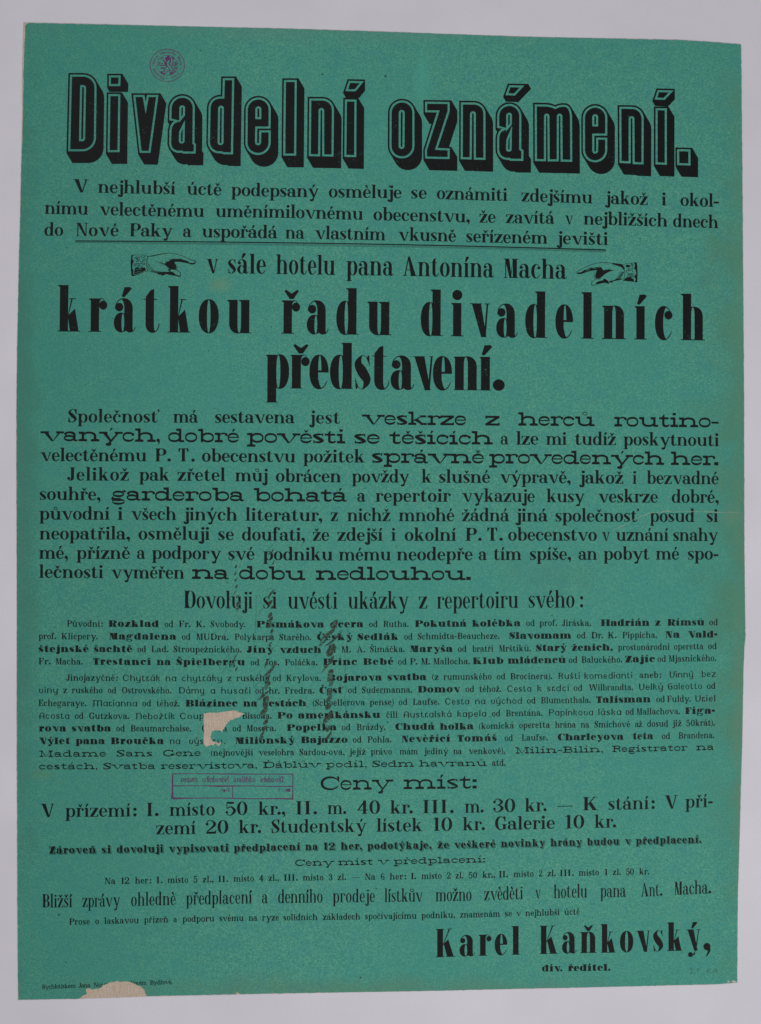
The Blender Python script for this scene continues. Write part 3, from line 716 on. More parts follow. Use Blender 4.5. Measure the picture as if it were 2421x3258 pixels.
def set_word(V, F, sty, txt, x0, x1, base):
    P = ST[sty]; X = P.X
    gl = [glyph(c, P) for c in txt]
    pads = [0]+[(.20 if (c == ':' and sty not in 'YwW') else 0)*X-kern(txt[i], c, P)*X for i, c in enumerate(txt[1:])]
    nat = sum(g[2] for g in gl)*X; gaps = max(0, len(txt)-1)
    want = x1-x0-sum(pads)
    full = nat+gaps*P.G*X
    f = max(.86, min(1.14, want/full))
    if len(txt) == 1: f = max(.8, min(1.4, want/nat))
    tr = (want-nat*f)/gaps if gaps else 0
    if gaps and tr < .0: f = want/nat*.985; tr = (want-nat*f)/gaps
    bx = [b[0] for b in base]; by = [b[1] for b in base]
    x = x0+(0 if gaps else (want-nat*f)/2)
    for (gv, gf, gw), pad in zip(gl, pads):
        x += pad
        jit = random.uniform(-.25, .25)*min(1, X/30)
        px = x+gv[:, 0]*X*f; up = gv[:, 1]*X
        yb = np.interp(px, bx, by)
        if len(bx) > 1:              # carry the slope past the ends
            s0 = (by[1]-by[0])/(bx[1]-bx[0]); s1 = (by[-1]-by[-2])/(bx[-1]-bx[-2])
            yb = np.where(px < bx[0], by[0]+(px-bx[0])*s0, np.where(px > bx[-1], by[-1]+(px-bx[-1])*s1, yb))
        py = yb-up+jit; px = px+up*lean(x, by[0])
        off = sum(len(v) for v in V); V.append(np.stack([px, py], 1)); F.append(gf+off)
        x += gw*X*f+tr
# ------------------------------------------------------------------ materials
def mat(name, rough=.8, spec=.25):
    m = bpy.data.materials.new(name); m.use_nodes = True
    nt = m.node_tree; b = nt.nodes['Principled BSDF']
    b.inputs['Roughness'].default_value = rough
    b.inputs['Specular IOR Level'].default_value = spec
    tc = nt.nodes.new('ShaderNodeTexCoord')
    return m, nt, b, tc.outputs['Object']

def noise(nt, co, scale, detail=3, rough=.55, vec=None, dist=0):
    n = nt.nodes.new('ShaderNodeTexNoise'); n.inputs['Scale'].default_value = scale
    n.inputs['Detail'].default_value = detail; n.inputs['Roughness'].default_value = rough
    n.inputs['Distortion'].default_value = dist
    if vec:
        mp = nt.nodes.new('ShaderNodeMapping'); mp.inputs['Scale'].default_value = vec[0]; mp.inputs['Location'].default_value = vec[1]
        nt.links.new(co, mp.inputs[0]); co = mp.outputs[0]
    nt.links.new(co, n.inputs['Vector']); return n.outputs['Fac']

def ramp(nt, f, a, b, lo=0.0, hi=1.0):
    r = nt.nodes.new('ShaderNodeMapRange'); r.interpolation_type = 'SMOOTHSTEP'
    r.inputs['From Min'].default_value = a; r.inputs['From Max'].default_value = b
    r.inputs['To Min'].default_value = lo; r.inputs['To Max'].default_value = hi
    nt.links.new(f, r.inputs['Value']); return r.outputs[0]

def mix(nt, f, a, b, mode='MIX'):
    m = nt.nodes.new('ShaderNodeMix'); m.data_type = 'RGBA'; m.blend_type = mode
    for s, v in ((m.inputs[0], f), (m.inputs[6], a), (m.inputs[7], b)):
        if hasattr(v, 'links') or hasattr(v, 'is_linked'): nt.links.new(v, s)
        elif isinstance(v, (int, float)): s.default_value = v
        else: s.default_value = (*v, 1)
    return m.outputs[2]

def math_(nt, op, a, b=None, c=None):
    m = nt.nodes.new('ShaderNodeMath'); m.operation = op
    for i, v in enumerate((a, b, c)):
        if v is None: continue
        if isinstance(v, (int, float)): m.inputs[i].default_value = v
        else: nt.links.new(v, m.inputs[i])
    return m.outputs[0]

def bump(nt, b, h, dist, strength=1.0):
    n = nt.nodes.new('ShaderNodeBump'); n.inputs['Distance'].default_value = dist; n.inputs['Strength'].default_value = strength
    nt.links.new(h, n.inputs['Height']); nt.links.new(n.outputs[0], b.inputs['Normal']); return n

def spot(nt, co, px, py, rx, ry, soft=0.0, wob=None):
    """mask 1 at the middle of a worn or stained patch, 0 outside it"""
    s = nt.nodes.new('ShaderNodeMapping'); s.vector_type = 'TEXTURE'
    s.inputs['Location'].default_value = (wx(px), wy(py), 0); s.inputs['Scale'].default_value = (rx*U, ry*U, 1e3)
    nt.links.new(co, s.inputs[0])
    l = nt.nodes.new('ShaderNodeVectorMath'); l.operation = 'LENGTH'; nt.links.new(s.outputs[0], l.inputs[0])
    v = l.outputs['Value']
    if wob is not None: v = math_(nt, 'ADD', v, math_(nt, 'MULTIPLY', math_(nt, 'SUBTRACT', wob, .5), 1.6))
    return ramp(nt, v, 1.0, soft, 0.0, 1.0)

def paper_color(nt, co):
    fine = noise(nt, co, 1050, 3, .65)
    fibre = noise(nt, co, 620, 3, .6, ((1.0, 2.2, 1), (3, 1, 0)), 1.2)
    cloud = noise(nt, co, 85, 5, .66)
    big = noise(nt, co, 7, 2, .5)
    c = mix(nt, ramp(nt, fine, .34, .68), PAPER_A, PAPER_B)
    c = mix(nt, ramp(nt, fibre, .48, .68, 0, .75), c, PAPER_C)            # bluish fibres
    c = mix(nt, ramp(nt, noise(nt, co, 560, 2, .5, ((1, 1, 1), (9, 4, 2))), .58, .78, 0, .42), c, PAPER_D)   # buff fibres
    c = mix(nt, ramp(nt, cloud, .42, .68, 0, .36), c, PAPER_C)
    c = mix(nt, ramp(nt, big, .35, .65, 0, .45), c, PAPER_E)
    c = mix(nt, ramp(nt, noise(nt, co, 30, 4, .6), .55, .75, 0, .12), c, (.150, .36, .26))
    wob = noise(nt, co, 40, 3, .6)
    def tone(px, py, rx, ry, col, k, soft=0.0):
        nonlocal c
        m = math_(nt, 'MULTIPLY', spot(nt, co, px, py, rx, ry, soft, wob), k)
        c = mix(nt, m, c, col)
    tone(1345, 240, 42, 150, (0.079, 0.424, 0.306), .45)         # paler rubbed band under the top fold
    tone(700, 905, 46, 34, (0.204, 0.326, 0.170), .40)
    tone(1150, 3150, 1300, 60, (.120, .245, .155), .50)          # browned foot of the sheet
    tone(140, 2465, 60, 26, (0.185, 0.293, 0.085), .30)
    tone(2140, 2880, 40, 110, (0.130, 0.374, 0.221), .18)
    tone(1058, 1568, 22, 7, (0.027, 0.130, 0.290), .85)            # blue smear
    tone(212, 788, 9, 5, (0.019, 0.146, 0.187), .85)
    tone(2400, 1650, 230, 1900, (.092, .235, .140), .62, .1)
    tone(1230, 690, 700, 20, (0.074, 0.359, 0.290), .12)
    tone(1750, 1830, 260, 90, (.085, .225, .175), .28)
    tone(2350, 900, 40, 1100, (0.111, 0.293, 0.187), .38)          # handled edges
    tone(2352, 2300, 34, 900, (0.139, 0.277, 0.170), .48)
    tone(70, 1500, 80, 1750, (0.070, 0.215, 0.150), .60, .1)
    tone(1200, 95, 1300, 60, (0.120, 0.285, 0.213), .42)
    tone(2330, 1640, 60, 60, (0.147, 0.293, 0.187), .5)
    # paper colour is darker at the left, easing off towards the middle
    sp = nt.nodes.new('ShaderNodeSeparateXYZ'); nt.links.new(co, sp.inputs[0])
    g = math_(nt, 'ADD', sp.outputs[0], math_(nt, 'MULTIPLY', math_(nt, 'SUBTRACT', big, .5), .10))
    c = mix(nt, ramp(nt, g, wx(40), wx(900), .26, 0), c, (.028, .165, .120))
    return c, fine, fibre

PAPER_A = (.050, .268, .186); PAPER_B = (.128, .425, .292); PAPER_C = (.046, .262, .262)
PAPER_D = (.220, .372, .190); PAPER_E = (.058, .308, .240)

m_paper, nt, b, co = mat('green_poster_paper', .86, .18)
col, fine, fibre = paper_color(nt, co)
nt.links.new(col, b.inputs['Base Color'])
h = math_(nt, 'ADD', math_(nt, 'MULTIPLY', fine, .5), noise(nt, co, 9, 3, .5))
# pressed-out folds as fine relief
sx = nt.nodes.new('ShaderNodeSeparateXYZ'); nt.links.new(co, sx.inputs[0])
def fold(axis, pos, w, amp):
    global h
    d = math_(nt, 'ABSOLUTE', math_(nt, 'SUBTRACT', math_(nt, 'ADD', sx.outputs[axis], math_(nt, 'MULTIPLY', math_(nt, 'SUBTRACT', noise(nt, co, 5, 2), .5), .003)), pos))
    h = math_(nt, 'ADD', h, ramp(nt, d, w*U, 0, 0, amp))
fold(0, wx(1235), 7, .35); fold(1, wy(1628), 8, .45); fold(1, wy(1742), 5, .25); fold(0, wx(632), 5, .25); fold(1, wy(2410), 6, .2); fold(0, wx(1805), 5, .15)
bump(nt, b, h, .00035, .55)

def ink(name, col, wear, lo, hi, rough=.55, scale=900, keep=0.0):
    """printing ink; where the print is thin the paper shows through"""
    m, nt, b, co = mat(name, rough, .10)
    w = noise(nt, co, scale, 3, .65)
    w2 = noise(nt, co, 60, 2, .5)
    f = math_(nt, 'ADD', w, math_(nt, 'MULTIPLY', math_(nt, 'SUBTRACT', w2, .5), .35))
    k = ramp(nt, f, lo, hi, 0, wear)
    n3 = noise(nt, co, 500, 2)
    base = mix(nt, n3, tuple(c*.75 for c in col), tuple(c*1.3 for c in col))
    nt.links.new(mix(nt, k, base, (.085, .33, .24)), b.inputs['Base Color'])
    return m
m_ink = ink('black_letterpress_ink', (.0070, .0078, .0078), .45, .64, .82)
m_ink_small = ink('thin_black_printing_ink', (.0078, .0090, .0088), .42, .62, .82, scale=1300)
m_ink_faint = ink('speckled_black_printing_ink', (.0088, .0105, .0100), .50, .58, .78, scale=1700)
m_stamp = ink('magenta_stamp_ink', (.115, .034, .120), .42, .50, .74, .7, 900)
m_stamp2 = ink('violet_stamp_ink', (.13, .030, .12), .45, .48, .70, .7, 900)
m_scrawl = ink('brown_black_writing_ink', (.042, .048, .034), .60, .44, .70, .8, 900)
m_pencil = ink('grey_pencil', (.040, .135, .115), .6, .45, .7, .5, 900)
m_speck = ink('dark_fibre_speck', (.020, .085, .080), .2, .6, .8)
m_scuff = ink('pale_scuffed_fold', (.42, .44, .30), .75, .38, .62, .9, 420)

m_linen, nt, b, co = mat('beige_linen', .95, .1)
warp = noise(nt, co, 1.0, 2, .6, ((1900, 160, 1), (0, 0, 0)))
weft = noise(nt, co, 1.0, 2, .6, ((160, 1900, 1), (5, 2, 0)))
t = math_(nt, 'ADD', math_(nt, 'MULTIPLY', warp, .6), math_(nt, 'MULTIPLY', weft, .4))
c = mix(nt, ramp(nt, t, .36, .64), (.47, .375, .28), (.62, .53, .425))
c = mix(nt, ramp(nt, noise(nt, co, 420, 2), .52, .72, 0, .5), c, (.62, .46, .28))
nt.links.new(c, b.inputs['Base Color']); bump(nt, b, t, .0002, .8)

m_table, nt, b, co = mat('pale_backing_board', .9, .15)
c = mix(nt, ramp(nt, noise(nt, co, 14, 3, .5), .3, .7), (.700, .684, .722), (.755, .738, .776))
c = mix(nt, ramp(nt, noise(nt, co, 55, 3, .6), .4, .75, 0, .25), c, (.69, .69, .73))
c = mix(nt, ramp(nt, noise(nt, co, 900, 2, .6), .45, .75, 0, .30), c, (.64, .63, .66))
nt.links.new(c, b.inputs['Base Color']); bump(nt, b, noise(nt, co, 24, 3, .5), .0012, .5)

# ------------------------------------------------------------------ building helpers
def hgt(px, py):                       # how the sheet lies: slight waves, edges not quite down
    x = np.asarray(px)*U; y = np.asarray(py)*U
    z = .00042+.00016*np.sin(x*31+.6)*np.cos(y*23+.4)+.00010*np.sin(x*17-y*41+1.2)
    ex = np.minimum(np.abs(px-60), np.abs(2360-px)); z = z+.00012*np.exp(-ex/45.0)*(.6+.4*np.sin(y*19))
    return z
PAPER_Z, INK_Z = .00022, .00007

def link(name, verts, faces, m, parent=None, **props):
    me = bpy.data.meshes.new(name); me.from_pydata([tuple(v) for v in verts], [], [tuple(int(i) for i in f) for f in faces]); me.validate()
    me.materials.append(m); o = bpy.data.objects.new(name, me); scene.collection.objects.link(o)
    if parent: o.parent = parent
    for k, v in props.items(): o[k] = v
    return o

def up_faces(V, F):
    a = V[F]; cr = (a[:, 1, 0]-a[:, 0, 0])*(a[:, 2, 1]-a[:, 0, 1])-(a[:, 2, 0]-a[:, 0, 0])*(a[:, 1, 1]-a[:, 0, 1])
    F = F.copy(); F[cr < 0] = F[cr < 0][:, ::-1]; return F

def lay(name, V, F, m, parent, dz=0.0, lim=30, holes=True, **props):
    """a flat print on the sheet, following its waves"""
    if len(F) == 0: return None
    near = False
    if holes:
        for hp in HOLES:
            hp = np.array(hp); 
            if V[:, 0].max() > hp[:, 0].min() and V[:, 0].min() < hp[:, 0].max() and V[:, 1].max() > hp[:, 1].min() and V[:, 1].min() < hp[:, 1].max(): near = True
    if near:
        c = V[F].mean(1); sel = np.zeros(len(F), bool)
        for hp in HOLES:
            hp = np.array(hp); sel |= (c[:, 0] > hp[:, 0].min()-30) & (c[:, 0] < hp[:, 0].max()+30) & (c[:, 1] > hp[:, 1].min()-30) & (c[:, 1] < hp[:, 1].max()+30)
        V1, F1 = subdivide(V, F[sel], 1.6)
        c = V1[F1].mean(1); ins = np.zeros(len(F1), bool)
        for hp in HOLES: ins |= winding(c, hp)
        F = np.concatenate([F[~sel], F1[~ins]]); V = V1
    V, F = subdivide(V, F, lim)
    used = np.unique(F); rm = -np.ones(len(V), int); rm[used] = np.arange(len(used)); V = V[used]; F = rm[F]
    W = np.stack([(V[:, 0]-GW/2)*U, (GH/2-V[:, 1])*U, hgt(V[:, 0], V[:, 1])+PAPER_Z+INK_Z+dz], 1)
    return link(name, W, up_faces(W, F), m, parent, **props)

def rag(poly, step, amp, rnd):
    """resample an outline and roughen it like torn or cut paper"""
    out = []; n = len(poly)
    for i in range(n):
        a, b_ = poly[i], poly[(i+1) % n]; d = math.dist(a, b_); k = max(1, int(d/step))
        nx, ny = (b_[1]-a[1])/max(d, 1e-6), -(b_[0]-a[0])/max(d, 1e-6)
        for j in range(k):
            t = j/k; e = rnd.gauss(0, amp) if (j or amp > .5) else 0
            out.append((a[0]+(b_[0]-a[0])*t+nx*e, a[1]+(b_[1]-a[1])*t+ny*e))
    return out

OUT = [(76, 73), (545, 83), (900, 91), (1210, 101), (1500, 111), (1680, 117), (1900, 122), (2163, 128), (2260, 134), (2357, 142),
       (2359, 300), (2362, 600), (2364, 900), (2367, 1280), (2367.5, 1700), (2369, 1860), (2371.5, 2025), (2368, 2060), (2365, 2130), (2361, 2360), (2358, 2450),
       (2354, 2615), (2347, 2860), (2345, 3126), (2280, 3131), (2000, 3138), (1676, 3145), (1300, 3154), (850, 3161), (475, 3169), (255, 3177), (58, 3181),
       (56, 2900), (54.5, 2440), (53.5, 1860), (53, 1280), (55, 1100), (60, 860), (65, 660), (70, 400), (72, 200)]
H1 = [(620+x/8.26, 2230+y/8.26) for x, y in [(230, 335), (330, 310), (440, 310), (540, 310), (700, 290), (860, 265), (990, 245), (1110, 260), (1150, 300), (1290, 310),
      (1295, 350), (1200, 400), (1170, 435), (1090, 440), (1010, 490), (930, 510), (860, 570), (800, 660), (770, 730), (720, 800), (690, 810), (620, 770), (520, 770), (450, 790),
      (440, 850), (410, 930), (430, 1010), (480, 1060), (560, 1085), (640, 1110), (700, 1085), (705, 1100), (640, 1170), (615, 1200), (590, 1150), (540, 1120), (500, 1160), (420, 1165), (370, 1175),
      (300, 1205), (270, 1165), (230, 1110), (225, 1000), (245, 850), (235, 600), (225, 450)]]
H2 = [(240+x/6.354, 3100+y/6.354) for x, y in [(40, 640), (70, 495), (150, 430), (230, 390), (225, 350), (205, 300), (250, 280), (300, 285), (340, 305), (430, 290), (520, 265), (560, 220),
      (640, 185), (720, 155), (800, 145), (860, 125), (890, 150), (1000, 140), (1110, 150), (1180, 175), (1240, 215), (1320, 240), (1360, 280), (1400, 310), (1410, 370), (1460, 450), (1480, 640)]]
H3 = [(748, 3175), (752, 3163), (750, 3158), (757, 3157), (762, 3160), (763, 3175)]
H4 = [(2312, 3123), (2317, 3119), (2322, 3121), (2318, 3126)]
H5 = [(2326, 3122), (2333, 3118), (2340, 3121), (2343, 3125), (2336, 3127), (2330, 3124)]
rnd = random.Random(3)
HOLES = [rag(q, 2.5, .55, rnd) for q in (H1, H2)] + [H3, H4, H5]

def sheet(outline, holes, step, z_add, thick, name, m, parent, **props):
    xs = np.arange(40, 2390, step); ys = np.arange(60, 3200, step)
    X, Y = np.meshgrid(xs, ys); pts = np.stack([X.ravel()+(np.tile([0, step/2], 9999)[:len(ys)][:, None]*np.ones(len(xs))).ravel(), Y.ravel()], 1)
    keep = winding(pts, outline)
    for hq in holes: keep &= ~winding(pts, hq)
    pts = pts[keep]
    vs2, ed = [], []
    for q in [outline]+holes:
        b0 = len(vs2); n = len(q); vs2 += [Vector(p) for p in q]; ed += [(b0+i, b0+(i+1) % n) for i in range(n)]
    vs2 += [Vector((float(p[0]), float(p[1]))) for p in pts]
    v, _, f, _, _, _ = delaunay_2d_cdt(vs2, ed, [], 0, 1e-5, False)
    V = np.array([(p.x, p.y) for p in v]); F = np.array(f, int); c = V[F].mean(1)
    st = winding(c, outline)
    for hq in holes: st &= ~winding(c, hq)
    F = F[st]
    used = np.unique(F); rm = -np.ones(len(V), int); rm[used] = np.arange(len(used)); V = V[used]; F = rm[F]
    W = np.stack([(V[:, 0]-GW/2)*U, (GH/2-V[:, 1])*U, hgt(V[:, 0], V[:, 1])+z_add], 1)
    F = up_faces(W, F); cnt = {}
    for t in F:
        for i in range(3):
            cnt[(t[i], t[(i+1) % 3])] = 1
    bd = [e for e in cnt if (e[1], e[0]) not in cnt]
    W = list(map(tuple, W)); low = {}
    def lo(i):
        if i not in low: x, y, z = W[i]; low[i] = len(W); W.append((x, y, z)); W.append((x, y, z-thick))
        return low[i]
    faces = [tuple(t) for t in F] + [(lo(a), lo(a)+1, lo(b_)+1, lo(b_)) for a, b_ in bd]
    o = link(name, W, faces, m, parent, **props)
    for p in o.data.polygons: p.use_smooth = len(p.vertices) == 3
    return o

# ------------------------------------------------------------------ the setting
S_ = 1.6; n = 40; g = np.linspace(-S_, S_, n+1)
tv = [(x, y, 0) for y in g for x in g]; tf = [(j*(n+1)+i, j*(n+1)+i+1, (j+1)*(n+1)+i+1, (j+1)*(n+1)+i) for j in range(n) for i in range(n)]
link('table_surface', tv, tf, m_table, None, kind='structure')

# ------------------------------------------------------------------ the poster
poster = bpy.data.objects.new('poster', None); scene.collection.objects.link(poster)
poster.empty_display_size = .05
poster['label'] = 'aged green theatre poster with black Czech letterpress text, backed with linen'
poster['category'] = 'poster'

rnd = random.Random(11)
def shrink(p):
    x, y = p; d = .7
    if x < 90 and y < 520: return (x+4.6*(1-max(0, y-73)/450)+1.2, y+(1.8 if y < 90 else 0))
    return (x+(d if x < 300 else -d*.6 if x > 2300 else 0), y+(d*.8 if y < 150 else -d*.8 if y > 3100 else 0))
linen_outline = rag(OUT, 12, .25, rnd)
edge = [shrink(p) for p in rag(OUT, 9, .42, rnd)]
edge = [((p[0]+3, p[1]+2.5) if (p[0] < 84 and p[1] < 80) else p) for p in edge]
sheet(linen_outline, [], 30, .0001, .0003, 'linen_backing', m_linen, poster, label='beige woven linen showing through the torn holes')
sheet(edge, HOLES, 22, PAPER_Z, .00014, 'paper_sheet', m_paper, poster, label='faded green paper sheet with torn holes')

# ---- headline: outlined, shaded sans letters
C1 = (200, 220, 4.859); C2 = (520, 240, 4.347); C3 = (880, 240, 5.1625); C4 = (1220, 240, 4.347); C5 = (1560, 240, 4.13); C6 = (1900, 260, 4.589)
HEAD = [
 (C1, [([(112, 88), (525, 88, 205), (510, 1272, 205), (82, 1272)], [[(300, 281), (328, 281, 12), (313, 1084, 12), (283, 1084)]])]),
 (C1, [([(712, 100), (895, 100), (890, 265), (712, 265)], []), ([(705, 388), (890, 388), (878, 1286), (692, 1286)], [])]),
 (C1, [([(1088, 402), (1262, 402), (1282, 515), (1302, 402), (1480, 402), (1355, 1298), (1188, 1295)], [])]),
 (C2, [([(82, 625), (90, 283, 172), (437, 283, 172), (430, 935), (450, 952), (446, 1083), (270, 1083), (250, 1070), (76, 1085, 150), (86, 650, 130), (160, 634)],
       [[(250, 445, 11), (272, 445, 11), (270, 545), (248, 572)], [(268, 745), (266, 915, 9), (242, 915, 9), (246, 790)]])]),
 (C2, [([(822, 40), (980, 40), (963, 1095), (830, 1093), (800, 1080), (612, 1090, 170), (628, 290, 160), (815, 295)], [[(786, 450, 11), (808, 450, 11), (803, 938, 11), (778, 938, 11)]])]),
 (C2, [([(1140, 308, 172), (1487, 308, 172), (1482, 738), (1298, 738), (1296, 940, 12), (1322, 940, 12), (1325, 762), (1485, 762), (1482, 1103, 172), (1133, 1103, 172)],
       [[(1300, 460, 12), (1326, 460, 12), (1326, 580), (1300, 580)]])]),
 (C3, [([(120, 78), (332, 78), (322, 1320), (108, 1320)], [])]),
 (C3, [([(537, 382), (945, 382, 190), (935, 1335), (748, 1332), (748, 572, 10), (724, 572, 10), (716, 1332), (528, 1328)], [])]),
 (C3, [([(1122, 397), (1313, 400), (1308, 1345), (1112, 1340)], []), ([(1185, 92), (1435, 98), (1298, 265), (1128, 262)], [])]),
 (C4, [([(85, 348, 170), (428, 348, 170), (428, 1150, 170), (82, 1150, 170)], [[(240, 508, 11), (265, 508, 11), (262, 990, 11), (238, 990, 11)]])]),
 (C4, [([(575, 365), (915, 370), (915, 500), (750, 1005), (915, 1012), (915, 1160), (575, 1152), (572, 1035), (738, 515), (575, 512)], [])]),
 (C4, [([(1070, 375), (1410, 378, 155), (1410, 1172), (1248, 1168), (1248, 528, 10), (1225, 528, 10), (1220, 1165), (1067, 1162)], [])]),
 (C5, [([(88, 692), (90, 376, 160), (407, 376, 160), (405, 965), (434, 985), (432, 1126), (262, 1124), (245, 1112), (88, 1120, 140), (88, 715, 120), (165, 702)],
       [[(235, 520, 10), (256, 520, 10), (254, 636), (233, 662)], [(254, 810), (252, 978, 9), (232, 978, 9), (236, 855)]]), ([(245, 130), (448, 135), (322, 267), (197, 262)], [])]),
 (C5, [([(582, 382), (790, 385, 60), (852, 415), (900, 386, 60), (1072, 392, 155), (1075, 1138), (922, 1135), (918, 532, 8), (900, 532, 8), (898, 1133), (752, 1132), (748, 532, 8), (731, 532, 8), (730, 1130), (584, 1128)], [])]),
 (C5, [([(1215, 399, 160), (1537, 399, 160), (1535, 793), (1365, 793), (1365, 1002, 10), (1388, 1002, 10), (1390, 818), (1535, 820), (1535, 1144, 160), (1215, 1144, 160)],
       [[(1365, 540, 10), (1388, 540, 10), (1388, 645), (1365, 645)]])]),
 (C6, [([(320, 368), (678, 370, 170), (675, 1210), (515, 1205), (512, 535, 10), (488, 535, 10), (488, 1195), (325, 1188)], [])]),
 (C6, [([(850, 388), (1015, 390), (1015, 1215), (850, 1208)], []), ([(880, 125), (1115, 130), (980, 270), (835, 262)], [])]),
 (C6, [([(1165, 985), (1360, 990), (1360, 1225), (1165, 1218)], [])]),
]
DOTCLIP = {4.859: 52.5, 5.1625: 48.5, 4.13: 49.5, 4.589: 49.5}
def headline():
    for (ox, oy, k), parts in HEAD:
        cv = lambda q: [(ox+x/k, oy+y/k) for x, y in fillet(q)]
        allV, allF, off = [], [], 0
        for outer, holes in parts:
            ml = 2.6 if len(holes) == 2 else 7; O = cv(outer); Hs = [cv(h_) for h_ in holes]
            E = offset(O, 5.3, ml); dx, dy = 19.0, 32.0
            acc = len(parts) == 2 and outer is parts[1][0] and k != 4.859
            if acc: dx, dy = 9.0, 15.5
            sweep = [(1, E), (1, [(x+dx, y+dy) for x, y in E])]
            for i in range(len(E)):
                a, b_ = E[i-1], E[i]
                if math.dist(a, b_) > 1e-3: sweep.append((1, [a, b_, (b_[0]+dx, b_[1]+dy), (a[0]+dx, a[1]+dy)]))
            top = min(y for x, y in O)
            if acc and k != 4.13: rt = max(x for x, y in O)+3.4; sweep.append((-1, [(rt, 0), (rt+99, 0), (rt+99, 999), (rt, 999)]))
            if k == 4.859 and len(parts) == 2 and outer is parts[0][0]:      # shade of a dot or accent stops above its letter
                lim = top+DOTCLIP[k]; sweep.append((-1, [(0, lim), (3000, lim), (3000, lim+200), (0, lim+200)]))
            ins = offset(O, -6.6, ml); hb = [offset(h_, 6.6) for h_ in Hs]
            L = sweep+[(-1, O)]+[(1, h_) for h_ in Hs]
            L2 = [(1, ins)]+[(-1, h_) for h_ in hb]
            hole_on = [(1, h_) for h_ in Hs]
            fn = lambda c, L=L, L2=L2: paint_state(L, c) | paint_state(L2, c)
            V, F = triangulate(L, fn, L2, 1e-5)
            allV.append(V); allF.append(F+off); off += len(V)
        lay('headline_letter', np.concatenate(allV), np.concatenate(allF), m_ink, poster)
headline()

# ---- set type
for base, words in parse_text():
    V, F = [], []
    for s, t, x0, x1 in words: set_word(V, F, s, t, x0, x1, base)
    st = words[0][0]; styles = {w[0] for w in words}
    m = m_ink if ST[st].X > 36 else (m_ink_small if ST[st].X > 20 else (m_ink_faint if 'F' in styles and len(words) > 4 else m_ink_small))
    lay('text_line', np.concatenate(V), np.concatenate(F), m, poster, lim=40, label='printed line reading "'+' '.join(w[1] for w in words[:4])+'"')

def art(name, layers, m, dz=0.0, **props):
    V, F = triangulate(layers, eps=1e-6); return lay(name, V, F, m, poster, dz=dz, **props)

# ---- rules under the third line
rule = [(1, ribbon([(240, 767, 3.8), (700, 770.5, 3.4), (1210, 777.5, 3.6), (1640, 787.5, 3.6), (1927, 796, 4.2)])),
        (1, ribbon([(240, 771.8, 1.0), (700, 775.3, 1.0), (1210, 782.2, .9), (1640, 792, .9), (1927, 800.6, 1.0)])),
        (1, ribbon([(420, 776.4, .5), (700, 778.6, .6), (1210, 785.4, .6), (1640, 795, .5), (1927, 803.4, .5)]))]
art('underline', rule, m_ink_small)

